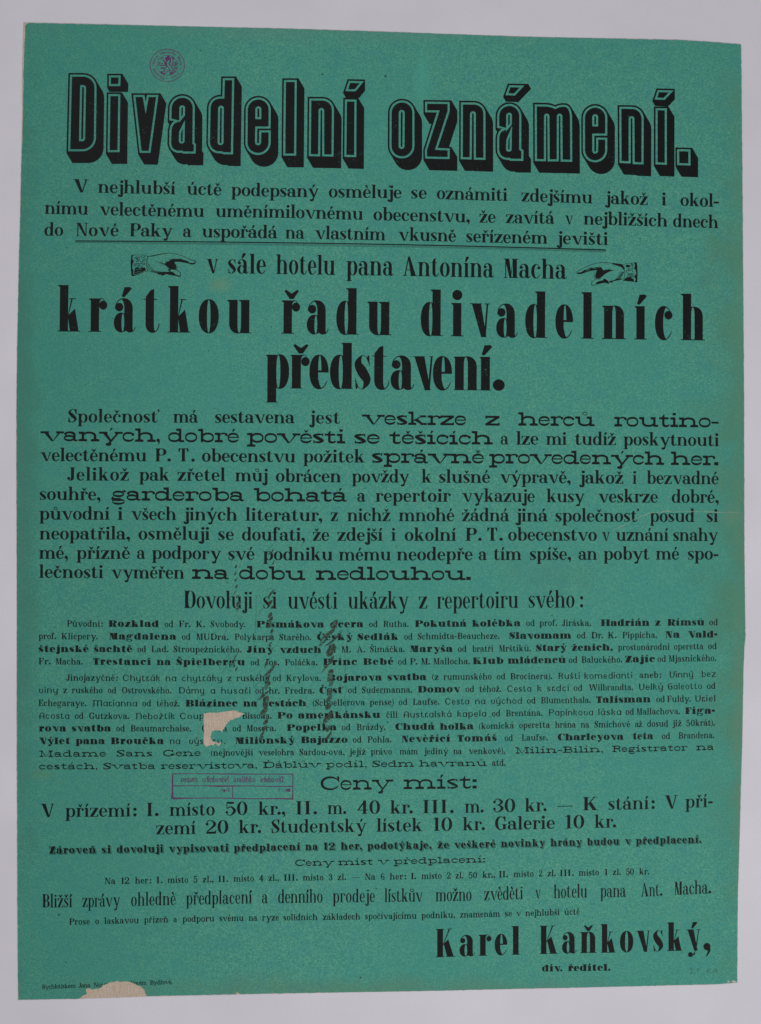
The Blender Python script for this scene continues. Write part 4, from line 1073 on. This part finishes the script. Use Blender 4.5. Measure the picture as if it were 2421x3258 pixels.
# ---- the two pointing hands
def conv(o, L):
    ox, oy, k = o; out = []
    for s, kind, q in L:
        if kind == 'p': p = [(ox+x/k, oy+y/k) for x, y in q]
        else: p = ribbon([(ox+x/k, oy+y/k, w/k) for x, y, w in q], 4)
        out.append((s, p))
    return out
def curl(x, y, r, a0, a1, w=12):
    return (1, 's', [(x+r*math.cos(math.radians(a0+(a1-a0)*i/6)), y+r*.8*math.sin(math.radians(a0+(a1-a0)*i/6)), w) for i in range(7)])
LH = [(1, 's', [(475, 190, 14), (620, 163, 20), (720, 140, 18), (830, 120, 14), (960, 110, 10), (1100, 130, 10), (1210, 158, 10), (1330, 208, 10), (1450, 262, 14), (1515, 278, 14), (1530, 310, 16), (1500, 345, 14), (1430, 352, 12)]),
      (1, 'p', [(865, 345), (885, 300), (950, 285), (985, 250), (1060, 232), (1120, 240), (1200, 232), (1290, 262), (1360, 285), (1400, 322), (1480, 325), (1522, 300), (1515, 340), (1440, 358), (1330, 325), (1190, 300), (1065, 300)]),
      (1, 'p', [(1055, 290), (1120, 365), (1138, 420), (1112, 472), (1000, 458), (930, 430), (845, 345), (900, 305), (990, 285)]),
      (-1, 's', [(1075, 318, 6), (1112, 380, 14), (1116, 425, 12), (1100, 452, 5)]),
      (1, 's', [(665, 290, 4), (760, 318, 12), (850, 352, 16), (950, 432, 18), (1010, 462, 14), (1100, 474, 12), (1180, 520, 12), (1208, 580, 16), (1175, 626, 16)]),
      (1, 'p', [(690, 518), (760, 528), (850, 515), (930, 520), (965, 500), (1040, 525), (1095, 575), (1150, 600), (1200, 590), (1180, 632), (1080, 605), (960, 585), (880, 565), (830, 600), (790, 602), (760, 575), (715, 582), (695, 548)]),
      (-1, 's', [(1110, 565, 10), (1150, 580, 14), (1185, 585, 8)]),
      (1, 'p', [(930, 455), (990, 458), (985, 490), (950, 498), (930, 475)]),
      (1, 's', [(700, 545, 16), (600, 522, 12), (500, 495, 10)]),
      (1, 's', [(488, 190, 12), (458, 280, 10), (455, 360, 10), (466, 430, 12), (482, 495, 12)]),
      (1, 's', [(492, 200, 4), (475, 280, 5), (474, 360, 5), (482, 430, 5)]),
      (1, 's', [(130, 150, 10), (300, 150, 9), (440, 156, 10), (492, 190, 9)]),
      (1, 's', [(480, 495, 10), (380, 530, 10), (270, 578, 12), (165, 608, 14)]),
      (1, 'p', [(128, 148), (178, 150), (152, 180), (148, 222), (180, 290), (152, 350), (145, 440), (178, 490), (162, 550), (195, 590), (150, 612), (128, 600), (116, 480), (110, 300)]),
      (1, 'p', [(205, 430), (260, 410), (300, 440), (345, 420), (420, 420), (452, 480), (380, 515), (300, 545), (215, 580), (180, 560), (195, 500)]),
      (-1, 's', [(215, 455, 5), (260, 470, 8), (330, 450, 8), (340, 480, 5)]), (-1, 's', [(200, 540, 5), (260, 520, 8), (330, 500, 6)]),
      (1, 's', [(195, 210, 10), (250, 195, 14), (300, 215, 12), (290, 270, 14), (225, 295, 12)]), (1, 's', [(215, 225, 14), (270, 235, 20), (240, 260, 16)]),
      curl(400, 240, 34, -150, 160), curl(350, 275, 34, -10, 160), curl(335, 200, 22, -160, 40), curl(205, 365, 28, 0, 350), curl(262, 360, 36, -200, 100), curl(335, 355, 30, -180, 20), curl(395, 345, 26, -160, 120), curl(420, 200, 22, 180, 330),
      (1, 's', [(270, 405, 10), (320, 390, 12), (380, 400, 10)])]
for i in range(9):      # engraved shading lines
    LH.append((1, 's', [(486+i*24, 330+i*22, 3), (494+i*24, 400+i*16, 6), (505+i*22, 470+i*7, 9)]))
for i, (x, y) in enumerate([(505, 320), (520, 345), (770, 290), (795, 300), (820, 320), (880, 240), (905, 270), (930, 250), (960, 200), (985, 215), (1010, 200), (1185, 215)]):
    LH.append((1, 's', [(x, y-4, 2), (x+(-6 if i > 4 else 4), y+60, 9)]))
for i in range(8): LH.append((1, 's', [(540+i*34, 168-i*6, 10), (575+i*34, 186-i*7, 2)]))
for i in range(14): LH.append((1, 's', [(540+i*26, 470+i*5, 2), (575+i*26, 498+i*3.4, 7), (600+i*24, 520+i*2, 10)]))
for i in range(10): LH.append((1, 's', [(1080+i*34, 200+i*8, 2), (1092+i*33, 232+i*8, 8)]))
art('pointing_hand', conv((400, 790, 6.883), LH), m_ink_small, label='printed pointing hand with lace cuff at the left')
RH = [(1, 's', [(1195, 168, 16), (1090, 150, 16), (930, 132, 12), (740, 120, 12), (600, 135, 10), (450, 172, 10), (300, 238, 10), (180, 298, 10), (115, 335, 12), (108, 362, 12), (135, 385, 12), (190, 392, 10)]),
      (1, 'p', [(120, 368), (150, 348), (170, 360), (230, 340), (285, 298), (350, 285), (440, 242), (520, 240), (620, 228), (650, 240), (690, 225), (740, 300), (800, 310), (880, 275), (930, 296), (1010, 306), (930, 322), (860, 348), (780, 395),
                (700, 468), (640, 500), (580, 500), (548, 478), (552, 420), (585, 330), (600, 298), (440, 318), (320, 355), (190, 398)]),
      (-1, 's', [(320, 322, 5), (400, 290, 10), (430, 275, 4)]), (-1, 's', [(470, 262, 4), (530, 265, 8), (590, 255, 4)]), (-1, 's', [(160, 330, 8), (178, 345, 8)]),
      (1, 's', [(595, 295, 8), (545, 370, 8), (525, 440, 10), (540, 515, 8)]),
      (1, 's', [(560, 512, 8), (490, 562, 10), (460, 620, 14), (480, 660, 14), (560, 650, 10)]),
      (1, 'p', [(560, 650), (570, 595), (640, 562), (740, 540), (755, 500), (800, 515), (850, 545), (882, 590), (878, 628), (840, 622), (780, 600), (660, 625), (485, 666), (478, 650)]),
      (-1, 's', [(500, 612, 5), (520, 598, 16), (545, 600, 6)]),
      (1, 's', [(560, 515, 10), (640, 510, 12), (700, 485, 8)]),
      (1, 'p', [(890, 560), (960, 545), (1010, 535), (1060, 500), (1110, 500), (1180, 500), (1180, 522), (1060, 550), (970, 572), (950, 605), (915, 600), (900, 580), (880, 590)]),
      (1, 's', [(1192, 168, 12), (1240, 240, 14), (1256, 330, 12), (1250, 440, 10), (1222, 520, 10)]),
      (1, 'p', [(930, 140), (1195, 170), (1245, 250), (1230, 300), (1185, 235), (1120, 205), (1010, 165)]),
      (1, 's', [(1195, 168, 8), (1350, 140, 8), (1540, 116, 10)]), (1, 's', [(1180, 520, 12), (1230, 545, 14), (1380, 562, 12), (1550, 585, 12)]),
      (1, 'p', [(1478, 122), (1545, 116), (1556, 220), (1562, 350), (1555, 590), (1495, 580), (1520, 520), (1480, 450), (1535, 380), (1510, 290), (1478, 252), (1502, 180)]),
      (1, 'p', [(1255, 500), (1320, 470), (1400, 470), (1440, 500), (1480, 520), (1470, 570), (1380, 560), (1230, 545)]),
      (1, 'p', [(1275, 190), (1310, 172), (1370, 175), (1385, 215), (1340, 240), (1290, 225)]), (1, 's', [(1400, 220, 14), (1410, 160, 18), (1435, 150, 16), (1450, 190, 18), (1430, 235, 16)]),
      curl(1325, 325, 34, 90, 380, 14), curl(1410, 325, 36, 180, 420, 14), (1, 's', [(1360, 240, 14), (1350, 300, 14)]), (1, 's', [(1360, 262, 8), (1440, 262, 10), (1500, 275, 8)])]
for i in range(5): RH.append((1, 's', [(1300, 385+i*22, 4), (1390, 378+i*22, 12), (1480, 388+i*20, 6)]))
for i in range(12): RH.append((1, 's', [(1160-i*10, 330+i*15, 3), (1200-i*10, 345+i*14, 8), (1245-i*8, 340+i*15, 10)]))
for x, y in [(640, 190), (665, 200), (690, 210), (715, 235), (830, 290), (850, 280), (875, 272)]: RH.append((1, 's', [(x, y, 3), (x+12, y+60, 9)]))
for i in range(12): RH.append((1, 's', [(960+i*22, 150+i*5, 9), (990+i*22, 185+i*6, 2)]))
for i in range(12): RH.append((1, 's', [(640+i*20, 330+i*10, 4), (760+i*20, 300+i*4, 6), (860+i*10, 285+i*3, 2)]) if i < 3 else (1, 's', [(520+i*22, 590-i*3, 2), (530+i*22, 620-i*3, 8)]))
art('pointing_hand', conv((1820, 820, 7.509), RH), m_ink_small, label='printed pointing hand with lace cuff at the right')

# ---- round museum stamp with the lion
def ring_l(cx, cy, rx, ry, w): return [(1, se(cx-rx, cx+rx, cy-ry, cy+ry, 2, N=64)), (-1, se(cx-rx+w, cx+rx-w, cy-ry+w, cy+ry-w, 2, N=64))]
RC = (532.4, 208.6)
art('round_stamp', ring_l(*RC, 55.7, 52.7, 2.3), m_stamp2, 3e-5, label='round violet stamp ring above the headline')
LION = [[(800, 430, 60), (830, 470, 60), (800, 520, 80), (770, 545, 50)], [(850, 440, 22), (900, 520, 26), (905, 620, 24), (860, 690, 24)], [(760, 480, 20), (735, 530, 18), (770, 570, 20)],
        [(830, 560, 26), (770, 610, 26), (740, 680, 24), (790, 700, 18)], [(700, 560, 14), (690, 640, 14), (720, 720, 16), (800, 740, 14)],
        [(680, 490, 16), (620, 500, 18), (575, 550, 20)], [(690, 560, 12), (640, 590, 14), (680, 620, 12)], [(560, 640, 14), (500, 650, 18), (520, 700, 16), (480, 740, 20)], [(640, 690, 14), (560, 700, 14)], [(520, 775, 12), (640, 750, 16), (760, 770, 16), (830, 810, 16)],
        [(850, 700, 16), (900, 760, 18), (940, 810, 16), (940, 850, 12)], [(840, 820, 16), (870, 900, 18), (860, 960, 16), (900, 1010, 16)], [(800, 800, 12), (740, 840, 14), (690, 900, 18), (700, 970, 14)], [(700, 830, 14), (620, 850, 34), (570, 860, 14)],
        [(780, 900, 12), (790, 990, 16), (760, 1030, 14)], [(560, 980, 16), (610, 1000, 44), (640, 1050, 20), (740, 1040, 30)], [(700, 980, 12), (620, 985, 12)], [(900, 930, 14), (980, 960, 14), (1050, 940, 18), (1060, 1000, 18)], [(950, 900, 12), (1030, 900, 14), (1050, 940, 14)],
        [(880, 1040, 26), (960, 1030, 40), (1040, 1010, 18)], [(940, 500, 14), (1000, 510, 34), (1020, 560, 22)], [(990, 560, 14), (1000, 640, 18), (960, 720, 14), (1000, 790, 16)], [(1040, 640, 12), (1080, 700, 20), (1060, 770, 16), (1010, 740, 10), (1040, 690, 8)],
        [(1080, 620, 12), (1130, 700, 14), (1110, 770, 14)], [(960, 850, 14), (1050, 850, 14), (1110, 880, 26), (1120, 830, 14)], [(1060, 780, 12), (1100, 840, 14)]]
lay_l = ring_l(*RC, 33.8, 32.5, 1.4)+[(1, ribbon([(460+x/11.013, 140+y/11.013, w*1.9/11.013) for x, y, w in q], 4)) for q in LION]
art('stamp_lion_emblem', lay_l, m_stamp, 3e-5)
def ring_text(txt, rad, X, a_start, a_end):
    P = ST['m']; VV, FF, off = [], [], 0; f = .9
    w = [(glyph(c, P)[2]*X*f if c != ' ' else X*.9) for c in txt]; tot = math.radians(a_start-a_end)*rad; tr = (tot-sum(w))/len(txt); s = 0
    for c, wi in zip(txt, w):
        if c != ' ':
            gv, gf, _ = glyph(c, P); a = math.radians(a_start)-(s+wi/2)/rad
            lx = gv[:, 0]*X*f-wi/2; ly = rad+gv[:, 1]*X
            VV.append(np.stack([RC[0]+1.03*(math.cos(a)*ly+math.sin(a)*lx), RC[1]-.97*(math.sin(a)*ly-math.cos(a)*lx)], 1)); FF.append(gf+off); off += len(gv)
        s += wi+tr
    return np.concatenate(VV), np.concatenate(FF)
V, F = ring_text('Divadelní oddělení Národního Musea v Praze. *', 39.0, 6.6, -101, -101-358)
lay('stamp_ring_lettering', V, F, m_stamp2, poster, 3e-5)

# ---- rectangular stamp, printed mirror-wise
R5 = lambda x, y: (540+x/4.029, 2440+y/4.029)
def rib5(q): return (1, ribbon([(*R5(x, y), w*1.3/4.029) for x, y, w in q], 3, False))
fr = [rib5([(35, 88, 9), (300, 84, 5), (800, 90, 11), (1200, 91, 7), (1582, 92, 9)]), rib5([(35, 403, 18), (300, 398, 9), (640, 397, 7), (808, 402, 8), (1100, 407, 8), (1400, 404, 11), (1582, 410, 13)]),
      rib5([(38, 85, 13), (36, 240, 14), (36, 340, 16), (34, 408, 26)]), rib5([(1580, 88, 9), (1578, 240, 8), (1577, 412, 13)]), rib5([(38, 242, 9), (400, 240, 6), (640, 245, 15), (1000, 242, 7), (1300, 248, 8), (1580, 247, 10)]),
      rib5([(808, 245, 7), (806, 402, 8)]), (1, [R5(38, 340), R5(50, 395), R5(120, 402), R5(40, 410)])]
art('rectangular_stamp', fr, m_stamp, 3e-5, label='mirrored magenta rectangular stamp frame')
V, F = [], []
P = ST['m']; P.X = 13.2
for t, xa, xb, yb in [('Divadelní', 1165, 1465, 196), ('oddělení', 822, 1100, 196), ('Národního', 420, 755, 196), ('muzeu', 145, 355, 192)]:
    a, _ = R5(xa, 0); b_, yy = R5(xb, yb); k = len(V); set_word(V, F, 'm', t, a, b_, [(a, yy)])
    for i in range(k, len(V)): V[i][:, 0] = a+b_-V[i][:, 0]
P.X = 7.0
for t, xa, xb, yb in [('Inv.', 1450, 1540, 316), ('č.', 1375, 1412, 312), ('Sign.', 632, 770, 312)]:
    a, _ = R5(xa, 0); b_, yy = R5(xb, yb); k = len(V); set_word(V, F, 'm', t, a, b_, [(a, yy)])
    for i in range(k, len(V)): V[i][:, 0] = a+b_-V[i][:, 0]
lay('stamp_lettering', np.concatenate(V), np.concatenate(F), m_stamp, poster, 3e-5)
art('stamp_blot', [(1, [R5(1490, 285), R5(1540, 275), R5(1545, 315), R5(1500, 318)])], m_stamp, 4e-5)
art('stamp_blot', [(1, [R5(690, 290), R5(722, 300), R5(700, 322), R5(682, 310)])], m_stamp, 4e-5)

# ---- old pen flourishes set off on the sheet
BL = [(350, 325, 40, 12), (345, 395, 42, 10), (350, 460, 36, 10), (355, 525, 42, 12), (340, 590, 40, 6), (370, 630, 40, 14), (372, 700, 60, 24), (368, 752, 45, 16), (345, 1245, 56, 10), (358, 1362, 44, 10), (330, 1310, 30, 8),
      (722, 165, 60, 8), (690, 190, 40, 8), (728, 285, 50, 9), (712, 600, 110, 14), (700, 690, 60, 22), (718, 735, 40, 14), (695, 812, 62, 22), (705, 858, 64, 22), (690, 912, 58, 26), (712, 978, 50, 20), (705, 1040, 56, 22), (702, 1108, 50, 12),
      (668, 1300, 110, 12), (690, 1365, 190, 20), (680, 1442, 64, 14), (668, 1498, 60, 38), (662, 1546, 54, 22), (636, 1625, 140, 18), (660, 1670, 78, 38), (652, 1728, 64, 36), (640, 1795, 100, 34), (628, 1835, 60, 16), (650, 1892, 66, 22), (642, 1960, 64, 22), (610, 2035, 110, 16),
      (1340, 905, 100, 36), (1310, 985, 120, 22), (1230, 1080, 140, 12), (1262, 1030, 170, 16), (1330, 1060, 210, 12), (1318, 1140, 80, 48), (1300, 1195, 80, 44), (1318, 1265, 84, 20), (1285, 1325, 130, 16), (1230, 1365, 80, 6), (1312, 1392, 62, 34), (1298, 1450, 80, 34), (1312, 1508, 64, 22), (1298, 1590, 84, 32),
      (1292, 1655, 84, 26), (1278, 1735, 74, 34), (1300, 1800, 60, 18), (1285, 1865, 130, 32), (1250, 1890, 70, 12), (1282, 1962, 70, 22), (1290, 2030, 100, 14)]
rnd = random.Random(5); L = []
for x, y, l, w in BL:
    a = math.radians(rnd.uniform(50, 66) if l < 120 else rnd.uniform(40, 50)); l *= 1.1; w *= 1.18; c, s = math.cos(a)*l/2, math.sin(a)*l/2; bnd = rnd.uniform(-.12, .12)*l
    L.append((1, 's', [(x-c, y+s, 2), (x-c*.6+bnd*.5, y+s*.6, w*1.05), (x+bnd, y, w*rnd.uniform(1.1, 1.5)), (x+c*.55+bnd*.4, y-s*.55, w*.95), (x+c, y-s, 2)]))
for q in [[(575, 612), (555, 650), (556, 800), (545, 980), (530, 1120)], [(640, 720), (600, 770), (590, 830)], [(580, 610), (606, 650), (590, 700)], [(330, 610), (290, 650), (270, 740), (300, 800)], [(760, 60), (700, 130), (640, 190)],
          [(1480, 960), (1475, 1080), (1455, 1200), (1460, 1300), (1452, 1400)], [(1460, 1520), (1470, 1580), (1450, 1640), (1462, 1720), (1455, 1820), (1450, 1920)], [(330, 1110), (290, 1200), (240, 1260), (190, 1320), (205, 1400), (260, 1330), (300, 1240)],
          [(720, 540), (680, 550), (672, 580)], [(400, 1180), (330, 1230), (240, 1280)], [(600, 1380), (540, 1480), (530, 1540)], [(700, 1400), (560, 1520), (548, 1560), (590, 1530)], [(600, 1600), (560, 1700), (570, 1780)], [(260, 1340), (290, 1380), (330, 1370)],
          [(1220, 1120), (1150, 1200), (1160, 1230), (1200, 1190)], [(1210, 1800), (1190, 1860), (1230, 1920)], [(1300, 1960), (1320, 2020), (1310, 2060)], [(280, 910), (240, 1000), (250, 1080)], [(360, 800), (380, 850), (420, 830)], [(560, 1880), (520, 1910)], [(60, 1760), (110, 1730), (150, 1740), (200, 1700)], [(270, 1690), (300, 1760)],
          [(1380, 990), (1430, 970), (1400, 1030)], [(980, 950), (950, 990)], [(300, 280), (380, 190)], [(260, 400), (250, 480), (280, 490)]]:
    L.append((1, 's', [(x, y, rnd.uniform(1.4, 3.2)) for x, y in q]))
art('ink_flourish', conv((640, 1700, 3.176), L), m_scrawl, 5e-5, label='brown writing ink flourishes over the repertoire text')

# ---- pencil note, scuffed fold, flecks
CC = lambda q, w: (1, ribbon([(1595+x/2, 2440+y/2, w) for x, y in q], 4))
art('pencil_note', [CC([(1192, 1290), (1212, 1278), (1206, 1312)], 2.2), CC([(1192, 1314), (1232, 1310)], 1.6), CC([(1240, 1292), (1252, 1280), (1248, 1312)], 2.2), CC([(1284, 1312), (1290, 1310)], 2.6),
                    CC([(1312, 1282), (1308, 1316)], 2.2), CC([(1334, 1284), (1312, 1300), (1334, 1314)], 2.1), CC([(1348, 1312), (1364, 1282), (1374, 1312)], 2.2), CC([(1354, 1302), (1374, 1302)], 1.8)], m_pencil, 2e-5, label='faint pencil note at the lower right')
CD = lambda q: (1, ribbon([(1595+x/2, 1280+y/2, w) for x, y, w in q], 4))
art('worn_crease', [CD([(1080, 694, 1.0), (1250, 696, 1.6), (1400, 700, 1.2), (1540, 704, .8)]), CD([(1010, 704, .8), (1030, 696, 4.0), (1062, 692, 3.4), (1075, 694, 1)]), CD([(830, 752, .7), (900, 722, 1.8), (960, 703, 1.0), (1010, 700, .8)]),
                    CD([(700, 816, .6), (760, 790, 1.2), (810, 765, .8)]), CD([(1440, 696, 2.2), (1470, 700, 1.0)])], m_scuff, 2e-5, label='pale worn crease near the right edge')
rnd = random.Random(23); L = []
for x, y, r in [(1226, 243, 4), (1026, 237, 3), (638, 160, 2.2), (688, 145, 2), (1240, 593, 4), (188, 2910, 3.6), (1147, 3110, 3), (210, 3060, 2.2), (1756, 1378+580, 2.2), (863, 1040, 2), (664, 1116, 2), (358, 1014, 1.8), (1029, 187, 1.6), (2030, 178, 2),
                (1894, 2455, 2), (1197, 2826, 2.6), (1233, 2297, 3), (1245, 2247, 2), (1594, 800, 2.4), (1560, 1500+780, 2), (174, 1995, 2), (2036, 760, 2.4), (175, 1266, 0)]:
    if r: L.append((1, se(x-r, x+r, y-r*.9, y+r*.9, 2, N=9)))
for i in range(520):
    x, y = rnd.uniform(95, 2330), rnd.uniform(150, 3110); a = rnd.uniform(0, math.pi); l = rnd.uniform(1.2, 5.5) if rnd.random() < .9 else rnd.uniform(5, 10); w = rnd.uniform(.5, 1.3)
    c, s = math.cos(a)*l, math.sin(a)*l
    L.append((1, ribbon([(x-c/2, y-s/2, .3), (x+rnd.uniform(-1, 1)*.8, y+rnd.uniform(-1, 1)*.8, w), (x+c/2, y+s/2, .3)], 2)))
V, F = [], []; off = 0
for s_, q in L:
    v = np.array(q); V.append(v); F.append(np.array([(off, off+i, off+i+1) for i in range(1, len(q)-1)])); off += len(q)
lay('fibre_specks', np.concatenate(V), np.concatenate(F), m_speck, poster, 1e-5, holes=False, kind='stuff')
print('tris', sum(len(o.data.polygons) for o in scene.objects if o.type == 'MESH'))
